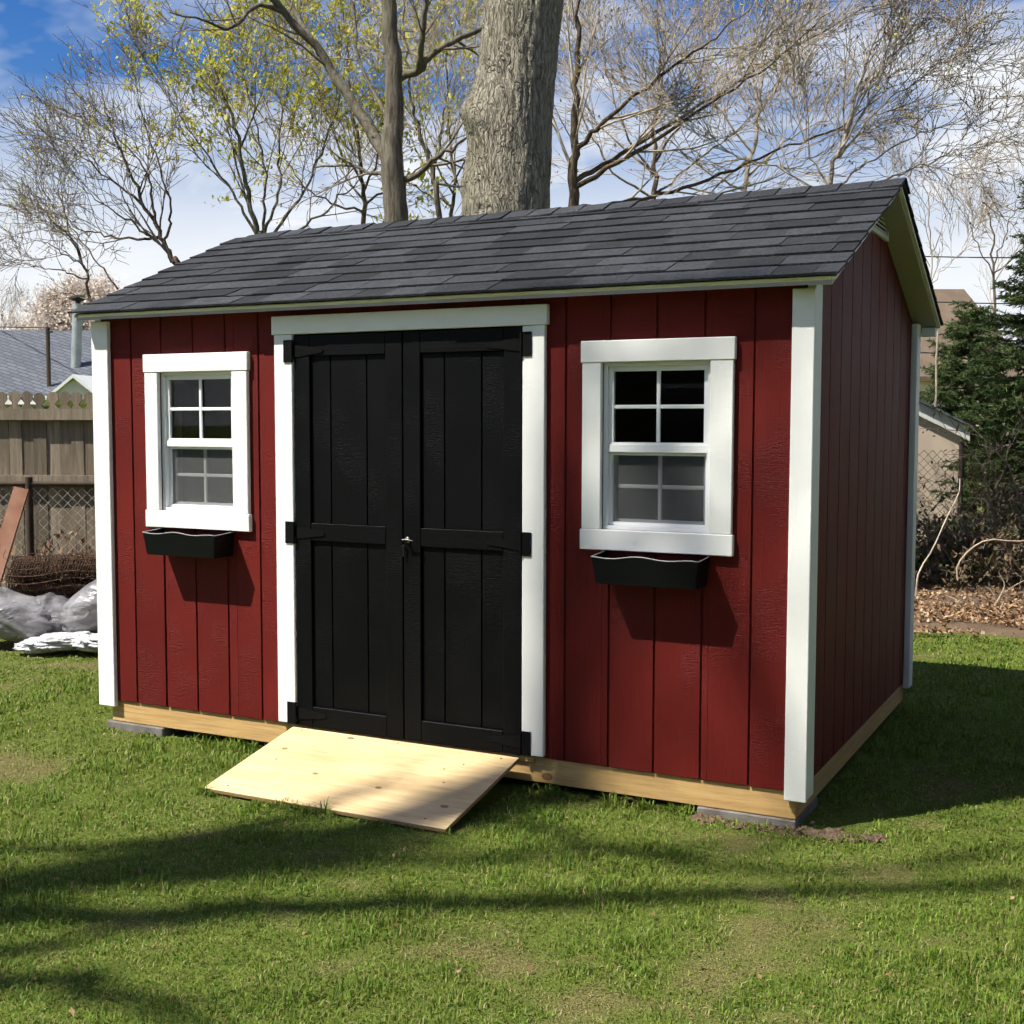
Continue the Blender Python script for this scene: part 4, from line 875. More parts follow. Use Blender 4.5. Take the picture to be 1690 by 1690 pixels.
stem_tree('leaning_tree', 'bare dark tree leaning left above the left end of the roof', 14.0, [[(290, 470), (283, 432), (262, 385), (235, 330), (205, 262), (180, 200), (165, 140)], [(272, 405), (282, 350), (262, 270), (235, 190), (215, 130)], [(262, 392), (215, 395), (165, 385), (120, 372), (80, 330)], [(240, 345), (190, 300), (140, 260), (85, 210)], [(268, 398), (220, 370), (160, 330), (110, 290)], [(255, 370), (245, 290), (200, 230), (150, 190)]], 0.07, 'bark_brown', 'twig_grey', 28, C3(7, 4, 3, 1.25), 'bud_leaf', group=None, lsize=0.012, per=3, frac=0.14, spread=0.06)
stem_tree('small_tree', 'small bare tree fanning left above the metal flue', 16.5, [[(165, 560), (150, 490), (136, 432), (102, 380), (62, 335), (36, 292)], [(144, 460), (95, 447), (48, 440), (5, 435)], [(140, 445), (110, 360), (95, 300), (80, 250)], [(195, 478), (152, 418), (118, 372), (80, 350), (30, 350)], [(140, 440), (80, 405), (40, 395)]], 0.05, 'bark_brown', 'twig_grey', 29, C3(6, 4, 3, 1.2), 'bud_leaf', group=None, lsize=0.012, per=3, frac=0.2, spread=0.07)
stem_tree('right_tree', 'pale twiggy tree behind the gable end of the roof', 18.0, [[(1545, 560), (1535, 430), (1530, 330), (1520, 240), (1515, 170)], [(1535, 440), (1490, 340), (1450, 260)], [(1534, 420), (1570, 340), (1600, 270)], [(1534, 470), (1590, 410), (1610, 360)]], 0.03, 'twig_tan', 'twig_red', 30, C3(7, 4, 3, 1.0))
stem_tree('far_tree', 'distant bare tree above the spruce', 34.0, [[(1640, 560), (1640, 420), (1630, 340), (1615, 290)], [(1640, 440), (1668, 360), (1690, 290)], [(1640, 460), (1605, 380), (1590, 330)], [(1640, 450), (1720, 380), (1750, 310)]], 0.09, 'bark_brown', 'twig_red', 31, C3(7, 4, 3, 2.0))
stem_tree('left_far_tree', 'distant bare tree above the grey roof at the left edge', 46.0, [[(8, 600), (8, 560), (4, 520), (6, 500)], [(8, 570), (-30, 520), (-50, 500)], [(8, 570), (35, 540), (50, 515)]], 0.10, 'bark_brown', 'twig_red', 32, C3(9, 6, 3, 1.7))
# blossoming tree behind the neighbour's house
stem_tree('blossom_tree', 'pale pink blossoming tree behind the metal flue', 30.0, [[(135, 660), (135, 600), (132, 560), (128, 525)], [(135, 620), (105, 580), (88, 555)], [(135, 620), (165, 580), (185, 550)], [(135, 610), (150, 560), (160, 530)]], 0.10, 'bark_brown', 'twig_red', 33, C3(9, 6, 4, 1.5), 'blossom', group=None, lsize=0.036, per=7, frac=0.9, spread=0.12)

# the tree off to the left of the lawn whose limbs shade the grass and the right half of the shed front
def shade_tree():
    base = np.array([-8.2, -13.4, GZ]); t = Tree('shade_tree', base, 'tall bare tree left of the lawn whose limbs cast the streaked shade', None, 'bark_grey', 'twig_grey', 41)
    def lift(pxx, pyy, h):
        dv = AF + AR * (pxx - 845) / (FPX * 1690) + AU * (845 - pyy) / (FPX * 1690); k = (GZ - CAM[2]) / dv[2]; g = CAM + k * dv
        h = h * 1.55; return g - SUN * (h - GZ) / (-SUN[2])
    hub = np.array([-7.6, -12.8, 9.6]); top = np.array([-6.6, -11.8, 16.0])
    t.limb([base, base + np.array([0.1, 0.1, 2.5]), hub, top, top + np.array([0.6, 0.5, 3.0])], [0.42, 0.34, 0.28, 0.20, 0.08], 24, 12)
    L = [([lift(-60, 1420, 8.2), lift(100, 1405, 8.1), lift(300, 1382, 8.0), lift(520, 1342, 8.2), lift(640, 1325, 8.4)], 0.048, 0.03),
         ([lift(-80, 1528, 7.4), lift(200, 1520, 7.4), lift(420, 1503, 7.5), lift(700, 1497, 7.7), lift(1000, 1490, 8.0), lift(1300, 1472, 8.4), lift(1700, 1462, 8.8)], 0.095, 0.05),
         ([lift(-60, 1590, 7.6), lift(100, 1562, 7.6), lift(250, 1538, 7.8), lift(420, 1515, 8.2)], 0.045, 0.02),
         ([lift(-60, 1632, 7.0), lift(150, 1645, 7.2), lift(270, 1668, 7.5), lift(360, 1705, 8.0)], 0.06, 0.03),
         ([lift(760, 1360, 9.2), lift(1000, 1405, 9.5), lift(1180, 1432, 9.8), lift(1420, 1440, 10.2), lift(1690, 1400, 10.6)], 0.05, 0.03)]
    for pts, a, b in L:
        start = hub + (top - hub) * min(1, max(0, (pts[0][2] - hub[2] - 0.8) / (top[2] - hub[2])))
        P, R = t.limb([start, (start + pts[0]) / 2 + np.array([0, 0, 0.25])] + pts, [a * 1.2, a * 1.05] + list(np.linspace(a, b, len(pts))), 26, 8, 0.012)
        t.sprout(P, R, 0, [(4, 1.2, 40, 0.02), (3, 0.6, 40, 0.0)], 0.5)
    def up_from(x, y, z, h): return np.array([x, y, z]) - SUN * (h - z) / (-SUN[2])
    for k, (a, b, c, r0) in enumerate([((2.55, 0, 0.3), (3.0, 0, 1.2), (3.5, 0, 2.2), 0.05), ((2.3, -0.4, 0.0), (2.9, 0, 0.7), (3.65, 0, 1.5), 0.05), ((2.7, 0, 1.9), (3.2, 0, 1.1), (3.7, -0.2, 0.2), 0.04),
                                        ((2.5, -.1, 1.5), (3.1, 0, 1.75), (3.7, 0, 2.0), 0.04), ((1.9, -0.5, 0), (2.4, -0.3, 0.05), (3.0, 0, 0.35), 0.045), ((3.5, -0.3, 0.0), (3.3, 0, 0.9), (3.0, 0, 1.9), 0.035)]):
        h = 18.0 + 0.6 * k; pts = [up_from(*q, h + 0.25 * i) for i, q in enumerate((a, b, c))]
        P, R = t.limb([top + np.array([0.2, 0.2, 0.8]), (top + pts[0]) / 2 + np.array([0, 0, 1.0])] + pts, [0.085, 0.07, r0, r0 * 0.8, r0 * 0.45], 22, 7, 0.02)
        t.sprout(P, R, 0, [(5, 0.9, 48, 0.02), (3, 0.5, 45, 0.0), (2, 0.25, 42, 0)], 0.45)
    t.done('bud_leaf', 0.018, 1, 0.04, 0.4)
shade_tree()

# spruce at the right edge
def spruce(name, cx, d, h, rb, seed, label, nb=34):
    r = random.Random(seed); base = gnd(cx, d); root = empty(name, base, label, 'tree', None)
    t = Tubes(); t.add([base, base + np.array([0, 0, h * 0.5]), base + np.array([0, 0, h])], [0.16, 0.09, 0.01], 8); t.build('trunk', MT['bark_brown'], root, base)
    tw = Tubes(); nd_p, nd_d = [], []
    for i in range(nb):
        z = 0.25 + (h - 0.35) * (i / nb) ** 0.95; Lb = rb * (1 - z / h) ** 0.85 + 0.12
        for j in range(8):
            az = 2 * math.pi * (j + r.random()) / 8; L = Lb * r.uniform(0.6, 1.2); p = base + np.array([0, 0, z + r.uniform(-0.15, 0.15)])
            dv = np.array([math.cos(az), math.sin(az), -0.05 + r.uniform(-0.22, 0.22) + 0.45 * z / h]); P = [p]
            for k in range(5):
                dv = unit(dv + np.array([r.gauss(0, .06), r.gauss(0, .06), -0.09 if k < 3 else 0.14])); P.append(P[-1] + dv * L / 5)
            P = np.array(P); tw.add(P, np.linspace(0.016, 0.004, 6), 4)
            for s in np.linspace(0.22, 1.0, max(5, int(L * 17))):
                u = s * 5; q = min(int(u), 4); c = P[q] + (P[q + 1] - P[q]) * (u - q); tg = unit(P[q + 1] - P[q]); sd = unit(np.cross(tg, [0, 0, 1]))
                for sg in (-1, 1):
                    ln = (0.11 + 0.34 * L * 0.45 * (1 - s)) * r.uniform(0.7, 1.2); dd = unit(tg * 0.75 + sd * sg * 0.8 + np.array([0, 0, r.uniform(-0.75, 0.25)])); e = c + dd * ln
                    nn = max(5, int(ln / 0.0085))
                    for w in range(nn):
                        nd_p.append(c + (e - c) * (w + r.random()) / nn); nd_d.append(unit(dd * 0.7 + np.array([r.gauss(0, .6), r.gauss(0, .6), r.gauss(0, .5)])))
    tw.build('boughs', MT['bark_brown'], root, base)
    P = np.array(nd_p); Dv = np.array(nd_d); rr = np.random.default_rng(seed); n = len(P)
    q = np.cross(Dv, rr.normal(0, 1, (n, 3))); q /= np.linalg.norm(q, axis=1, keepdims=True) + 1e-9; ln = rr.uniform(0.04, 0.08, n)[:, None]
    V = np.stack([P - q * 0.009, P + q * 0.009, P + Dv * ln], 1).reshape(-1, 3) - base
    o = quads_mesh('crown', V, np.arange(n * 3).reshape(-1, 3), MT['needle'], parent=root, loc=base); print(name, n)
spruce('spruce_tree', 1728, 14.5, 4.6, 1.12, 3, 'dark green spruce at the right edge beyond the shed', 40)
spruce('young_spruce', 1600, 20.5, 3.6, 1.5, 5, 'smaller spruce behind the tan outbuilding', 30)

# ------------------------------------------------------------------ brush, sticks and the outbuilding on the right
def bush(name, cx, d, wdt, h, n, seed, label, leaves=True):
    r = random.Random(seed); base = gnd(cx, d); root = empty(name, base, label, 'shrub', 'brush behind the shed'); t = Tree.__new__(Tree); t.r = r; t.root = root; t.T = Tubes(); t.W = Tubes(); t.tips = []; t.nw = 0
    for i in range(n):
        p = base + np.array([r.uniform(-1, 1) * wdt * 0.45, r.uniform(-1, 1) * wdt * 0.3, 0]); az = r.uniform(0, 6.28); sp = r.uniform(0.1, 0.8)
        P, R = t.shoot(p, [math.cos(az) * sp, math.sin(az) * sp, 1.0], h * r.uniform(0.6, 1.25), 0.010, 0.004, 6, -0.06, 0.16); t.W.add(P, R, 4)
        t.sprout(P, R, 0, [(5, 0.45 * h, 50, -0.02), (4, 0.22 * h, 45, 0)], 0.15)
    t.W.build('branches', MT['twig_grey'], root, base)
    if leaves:
        rr = np.random.default_rng(seed); tp = np.array(t.tips); tp = np.repeat(tp, 2, 0) + rr.normal(0, 0.06, (len(tp) * 2, 3)); tp[:, 2] = np.maximum(tp[:, 2], 0.0)
        leaf_scatter('foliage', tp, 0.024, MT['ivy_leaf'], None, None, 0.9, root, seed=seed)
bush('bramble_bush', 1525, 12.3, 1.3, 0.5, 20, 51, 'dark leafy bramble beside the rear corner of the shed')
bush('bramble_bush', 1600, 12.6, 1.4, 0.5, 20, 52, 'dark leafy bramble below the green gap in the brush')
bush('bramble_bush', 1680, 12.2, 1.4, 0.8, 22, 53, 'dark leafy bramble at the right edge under the spruce')
bush('bramble_bush', 1750, 12.6, 1.4, 0.9, 20, 54, 'dark leafy bramble just beyond the right edge')
bush('twiggy_shrub', 1680, 13.2, 0.8, 1.4, 10, 55, 'tall brown twiggy shrub in front of the spruce')
bush('twiggy_shrub', 1715, 12.9, 1.0, 1.9, 10, 56, 'tallest brown twiggy shrub, at the right edge before the spruce')
def stick(pts, rad, label, mat='pale_stick', sub=()):
    rad = [q * 0.5 for q in rad]
    P, R = smooth_poly([at(*p) for p in pts], rad, 12); base = P[0]; root = empty('fallen_branch', base, label, 'branch', 'pale branches lying by the brush')
    t = Tubes(); t.add(P, R, 6); t.build('stem', MT[mat], root, base)
    for s in sub:
        t = Tubes(); Q, RR = smooth_poly([at(*p) for p in s], [rad[0] * 0.6] * (len(s) - 1) + [0.004], 7); t.add(Q, RR, 5); t.build('side_twig', MT[mat], root, base)
stick([(1581, 958, 11.2), (1580, 935, 11.2), (1600, 908, 11.2), (1632, 891, 11.2), (1680, 894, 11.2), (1720, 884, 11.2)], [0.018, 0.020, 0.018, 0.016, 0.016, 0.010], 'pale arching branch propped over the brush at right')
stick([(1512, 985, 10.9), (1516, 945, 10.9), (1540, 905, 11.1), (1562, 855, 11.4), (1582, 815, 11.6), (1584, 790, 11.7)], [0.016, 0.016, 0.014, 0.013, 0.011, 0.008], 'leaning branch beside the rear corner trim of the shed', 'twig_tan')
stick([(1641, 1000, 10.8), (1650, 985, 10.8), (1658, 965, 10.8), (1648, 945, 10.8)], [0.014, 0.014, 0.012, 0.006], 'short forked stick standing on the leaf litter', 'pale_stick', [[(1645, 995, 10.8), (1636, 975, 10.8), (1626, 968, 10.8)], [(1652, 982, 10.8), (1672, 968, 10.8), (1690, 958, 10.8)]])
stick([(1604, 1008, 10.5), (1625, 1011, 10.5), (1645, 1013, 10.5), (1657, 992, 10.5)], [0.010, 0.012, 0.014, 0.010], 'bent pale stick lying flat on the leaf litter')
stick([(1606, 1003, 10.7), (1602, 990, 10.7), (1597, 980, 10.7)], [0.012, 0.011, 0.007], 'small upright pale stub on the leaf litter')
stick([(1560, 994, 10.7), (1574, 1000, 10.7), (1578, 990, 10.7), (1560, 982, 10.8)], [0.008, 0.009, 0.008, 0.005], 'thin hooked twig by the rear corner of the shed')

def outbuilding():
    d = 16.0; base = gnd(1540, d); root = empty('outbuilding', base, 'small tan outbuilding with white eave board behind the chain link fence', 'shed')
    # gable wall facing the lawn; its roof edge falls to the right
    ex = unit(np.array([AR[0], AR[1], 0])); ey = unit(np.array([AF[0], AF[1], 0])); O = gnd(1586, d)
    def p(a, b, z): return O + ex * a + ey * b + np.array([0, 0, z])
    zr = at(1590, 716, d)[2]; sl = math.tan(math.radians(26)); w = 3.2; top = zr + sl * w / 2
    prof = [(-w, 0), (0, 0), (0, zr), (-w / 2, top), (-w, zr)]
    V = [p(a, 0, z) for a, z in prof] + [p(a, 3.0, z) for a, z in prof]; n = 5
    o = mesh_obj('wall', [v - base for v in V], [list(range(n)), list(range(n, 2 * n))[::-1]] + [[i, n + i, n + (i + 1) % n, (i + 1) % n] for i in range(n)], MT['tan_wall'], root, base)
    for sg, lab in ((1, 'eave'), (-1, 'eave')):
        mid = -w / 2; e = mid + sg * (w / 2 + 0.10); ze = zr - sl * 0.10
        V = [p(mid, -0.05, top + 0.17), p(e, -0.05, ze + 0.17), p(e, -0.05, ze), p(mid, -0.05, top)]; V2 = [v + ey * 0.045 for v in V]
        mesh_obj('rake_board', [v - base for v in V + V2], [[0, 1, 2, 3], [7, 6, 5, 4], [0, 4, 5, 1], [1, 5, 6, 2], [2, 6, 7, 3], [3, 7, 4, 0]], MT['white_paint'], root, base)
        e2 = mid + sg * (w / 2 + 0.16); z2 = zr - sl * 0.16
        V = [p(mid, -0.10, top + 0.172), p(e2, -0.10, z2 + 0.172), p(e2, 3.1, z2 + 0.172), p(mid, 3.1, top + 0.172)]; V2 = [v + np.array([0, 0, 0.03]) for v in V]
        mesh_obj('roof_slope', [v - base for v in V + V2], [[3, 2, 1, 0], [4, 5, 6, 7], [0, 1, 5, 4], [1, 2, 6, 5], [2, 3, 7, 6], [3, 0, 4, 7]], MT['far_shingle'], root, base)
outbuilding()
def chain_link(p0, p1, z0, z1, pitch, label, rw=0.0024, posts=(), rail=True, mat='dull_wire', name='chain_link_fence'):
    p0 = np.array(p0, float); p1 = np.array(p1, float); L = np.linalg.norm(p1 - p0); e = (p1 - p0) / L; base = np.array([p0[0], p0[1], z0])
    root = empty(name, base, label, 'fence'); nrm = np.array([-e[1], e[0], 0]); t = Tubes(nrm); h = pitch / 2; nz = int((z1 - z0) / h)
    for i in range(int(L / h) + 1):
        P = [p0 + e * (i * h + (h if (k + i) % 2 else 0.0)) + nrm * (0.003 if k % 2 else -0.003) + np.array([0, 0, z0 + k * h]) for k in range(nz + 1)]
        t.add(P, [rw] * len(P), 3)
    o = t.build('wire_mesh', MT[mat], root, base, smooth=False); o['kind'] = 'stuff'
    for s in posts:
        q = p0 + e * s; t = Tubes(); t.add([q + np.array([0, 0, GZ - 0.1]), q + np.array([0, 0, z1 + 0.06])], [0.028, 0.028], 8); t.build('post', MT['iron_post'], root, base)
    if rail:
        t = Tubes(); t.add([p0 + np.array([0, 0, z1 + 0.01]), p1 + np.array([0, 0, z1 + 0.01])], [0.019, 0.019], 8); t.build('rail', MT['iron_post'], root, base)
a, b = gnd(1440, 13.6), gnd(1720, 13.6)
a[2] = b[2] = 0
chain_link(a, b, 0.05, at(1550, 738, 13.6)[2], 0.095, 'chain link fence before the tan outbuilding at right', 0.0036, (0.98,), False, 'rusty_wire')

# ------------------------------------------------------------------ left side: fences, rolls, plastic
ER = unit(np.array([AR[0], AR[1], 0])); EF = unit(np.array([AF[0], AF[1], 0]))
def board_fence():
    d = 9.9; O = gnd(170, d); root = empty('board_fence', O, 'weathered grey-brown board fence with scalloped picket tops behind the shed', 'fence')
    top = at(80, 648, d)[2]; hw = 0.050
    prof = [(-hw, 0), (hw, 0), (hw, -0.135), (hw * 0.42, -0.105), (hw * 0.42, -0.09), (hw * 0.95, -0.06), (hw * 0.8, -0.02), (hw * 0.35, 0.0), (-hw * 0.35, 0.0), (-hw * 0.8, -0.02), (-hw * 0.95, -0.06), (-hw * 0.42, -0.09), (-hw * 0.42, -0.105), (-hw, -0.135)]
    H = top - GZ; pf = [(x, (0 if i < 2 else H + z)) for i, (x, z) in enumerate(prof)]; n = len(pf)
    me = bpy.data.meshes.new('picket'); V = [(x, -0.008, z) for x, z in pf] + [(x, 0.008, z) for x, z in pf]
    me.from_pydata(V, [], [list(range(n)), list(range(n, 2 * n))[::-1]] + [[i, n + i, n + (i + 1) % n, (i + 1) % n] for i in range(n)]); me.materials.append(MT['fence_wood'])
    az = math.atan2(ER[1], ER[0])
    for i in range(34):
        q = O + ER * (-2.2 + i * 0.0992) + EF * 0.04
        if (q[0] > -0.1): break
        o = link(bpy.data.objects.new('picket', me), root, q + np.array([0, 0, rnd.uniform(-0.012, 0.012)])); o.rotation_euler = (rnd.uniform(-0.006, 0.006), rnd.uniform(-0.002, 0.002), az)
    for py, hh in ((684, 0.044), (793, 0.04)):
        z = at(80, py, d)[2]; bm = box_bm(0.06, 0.045, 2 * hh, 0.003)
        o = None
        V = [O + ER * a + EF * b + np.array([0, 0, z - GZ + c - 0.0]) for a in (-2.3, 1.3) for b in (-0.018, 0.030) for c in (-hh, hh)]
        mesh_obj('rail', [v - O for v in V], [[0, 1, 3, 2], [4, 6, 7, 5], [0, 4, 5, 1], [2, 3, 7, 6], [1, 5, 7, 3], [0, 2, 6, 4]], MT['fence_wood'], root, O); bm.free()
    for s in (-1.62,):
        t = Tubes(); q = O + ER * s + EF * -0.07; t.add([q, q + np.array([0, 0, H * 0.93]), q + np.array([0, 0, H * 0.96])], [0.055, 0.055, 0.03], 10); t.build('post', MT['fence_wood'], root, O)
board_fence()
dl_ = 9.45
a, b = gnd(-30, dl_), gnd(235, dl_); a[2] = b[2] = 0
chain_link(a, b, 0.02, at(80, 801, dl_)[2], 0.075, 'old wire fence with dark posts before the board fence', 0.0028, (0.345,), True, 'dull_wire', 'wire_fence')
def fence_leaves():
    r = np.random.default_rng(17); n = 700; s = r.uniform(-0.1, 1.2, n); z = r.uniform(0.1, 0.95, n)
    P = a + ER * s[:, None] + EF * r.uniform(0.04, 0.3, n)[:, None]; P[:, 2] = z * (0.35 + 0.65 * vnoise(s, z, 0.25, 6)); 
    leaf_scatter('dead_leaf_drift', P, 0.020, MT['litter_leaf'], 'dead leaves caught between the wire fence and the boards', 'leaf litter', 1.2, seed=19)
fence_leaves()
# leaning reddish board
def lean_board():
    p0 = at(-14, 968, 9.05); p1 = at(36, 806, 9.25); ax = unit(p1 - p0); sd = unit(np.cross(ax, EF)); nn = np.cross(sd, ax); base = p0
    hw = 0.055
    V = [q + sd * s * hw + nn * k * 0.014 - base for q in (p0, p1) for s in (-1, 1) for k in (-1, 1)]
    o = mesh_obj('leaning_board', V, [[0, 1, 3, 2], [4, 6, 7, 5], [0, 4, 5, 1], [2, 3, 7, 6], [1, 5, 7, 3], [0, 2, 6, 4]], MT['brown_board'], None, base); tag(o, 'reddish brown board leaning on the fence at the left edge', 'board')
lean_board()
def wire_roll():
    c0 = at(22, 962, 9.15); c1 = at(215, 950, 9.3); R = 0.17; c0[2] = at(60, 958, 9.15)[2]; c1[2] = c0[2] + 0.03; base = c0.copy(); base[2] = GZ
    root = empty('wire_roll', base, 'roll of rusty wire netting lying before the fence', 'wire roll'); ax = unit(c1 - c0); L = np.linalg.norm(c1 - c0); u1 = np.array([0, 0, 1.0]); u2 = np.cross(ax, u1); r = random.Random(5)
    t = Tubes()
    for ly in range(3):
        rr = R * (1 - 0.16 * ly)
        for k in range(46):
            s = L * k / 45; th = np.linspace(0, 2 * math.pi, 15); P = [c0 + ax * (s + 0.02 * math.sin(3 * a + ly)) + (u1 * math.cos(a) + u2 * math.sin(a)) * rr * (1 + r.uniform(-.05, .05)) for a in th]; t.add(P, [0.0042] * 15, 3)
        for k in range(20):
            a = 2 * math.pi * k / 20; P = [c0 + ax * L * s + (u1 * math.cos(a + 0.08 * math.sin(9 * s)) + u2 * math.sin(a + 0.08 * math.sin(9 * s))) * rr * (1 + r.uniform(-.05, .05)) for s in np.linspace(0, 1, 18)]; t.add(P, [0.0042] * 18, 3)
    for k in range(160):   # loose ends and straw
        a = r.uniform(0, 6.28); s = r.random() ** 1.6; p = c0 + ax * L * s + (u1 * math.cos(a) + u2 * math.sin(a)) * R
        P = [p]; dv = unit(np.array([r.gauss(0, 1), r.gauss(0, 1), r.gauss(0, .6)]))
        for _ in range(5): dv = unit(dv + np.array([r.gauss(0, .4) for _ in range(3)])); P.append(P[-1] + dv * 0.03)
        t.add(P, [0.0022] * 6, 3)
    t.build('netting', MT['rusty_wire'], root, base)
    rr = np.random.default_rng(3); n = 700; a = rr.uniform(0, 6.28, n); q = np.sqrt(rr.uniform(0, 1, n)) * R * 0.9; s = rr.uniform(0, L, n)
    P = c0 + ax * s[:, None] + (u1 * np.cos(a)[:, None] + u2 * np.sin(a)[:, None]) * q[:, None]
    leaf_scatter('leaf_stuffing', P, 0.018, MT['dry_leaf'], None, None, 1.0, root, seed=23)
wire_roll()
def heap(name, c, rx, ry, rz, rotz, tiltx, seed, mat, label, cat, group, fold=0.14):
    n, m_ = 56, 34; V = []
    r = np.random.default_rng(seed); k1, k2, k3 = r.uniform(0, 6, 3)
    for j in range(m_ + 1):
        ph = math.pi * j / m_
        for i in range(n):
            th = 2 * math.pi * i / n; x, y, z = math.sin(ph) * math.cos(th), math.sin(ph) * math.sin(th), math.cos(ph)
            sx = abs(x) ** 0.75 * (1 if x > 0 else -1); sy = abs(y) ** 0.75 * (1 if y > 0 else -1)
            f = 1 + fold * (abs(math.sin(5 * x + 3.1 * z + k1)) - 0.5) + fold * 0.6 * (abs(math.sin(9 * y - 6 * x + k2)) - 0.5) + fold * 0.35 * math.sin(17 * z + 11 * x + k3)
            V.append((sx * rx * f, sy * ry * f, z * rz * f))
    Mx = Matrix.Rotation(rotz, 4, 'Z') @ Matrix.Rotation(tiltx, 4, 'Y'); V = [tuple(Mx @ Vector(v)) for v in V]
    F = [[j * n + i, j * n + (i + 1) % n, (j + 1) * n + (i + 1) % n, (j + 1) * n + i] for j in range(m_) for i in range(n)]
    o = mesh_obj(name, V, F, MT[mat], None, c, smooth=True); tag(o, label, cat, group); return o
az_ = math.atan2(ER[1], ER[0])
def hc(pxx, pyy, d): return at(pxx, pyy, d)
heap('plastic_bag', hc(20, 1016, 8.95), 0.36, 0.24, 0.165, az_, 0.28, 1, 'plastic_sheet', 'crumpled grey plastic bag at the left edge before the fence', 'plastic bag', 'filled plastic bags by the fence', 0.07)
heap('plastic_bag', hc(92, 1019, 9.05), 0.20, 0.22, 0.15, az_, 0.55, 2, 'plastic_sheet', 'crumpled grey plastic bag in the middle of the heap, under the wire roll', 'plastic bag', 'filled plastic bags by the fence', 0.06)
heap('plastic_bag', hc(160, 1002, 8.9), 0.27, 0.20, 0.165, az_, -0.65, 3, 'plastic_sheet', 'bluish grey plastic bag leaning up beside the corner of the shed', 'plastic bag', 'filled plastic bags by the fence', 0.05)
heap('plastic_sheet', hc(95, 1060, 8.65), 0.24, 0.12, 0.050, az_, -0.10, 4, 'white_plastic', 'whitish plastic sheet on the grass in front of the grey bags', 'plastic sheet', None, 0.3)
heap('plastic_sheet', hc(165, 1060, 8.6), 0.16, 0.12, 0.05, az_, 0.0, 5, 'white_plastic', 'whitish plastic scrap at the foot of the shed corner', 'plastic sheet', None, 0.3)

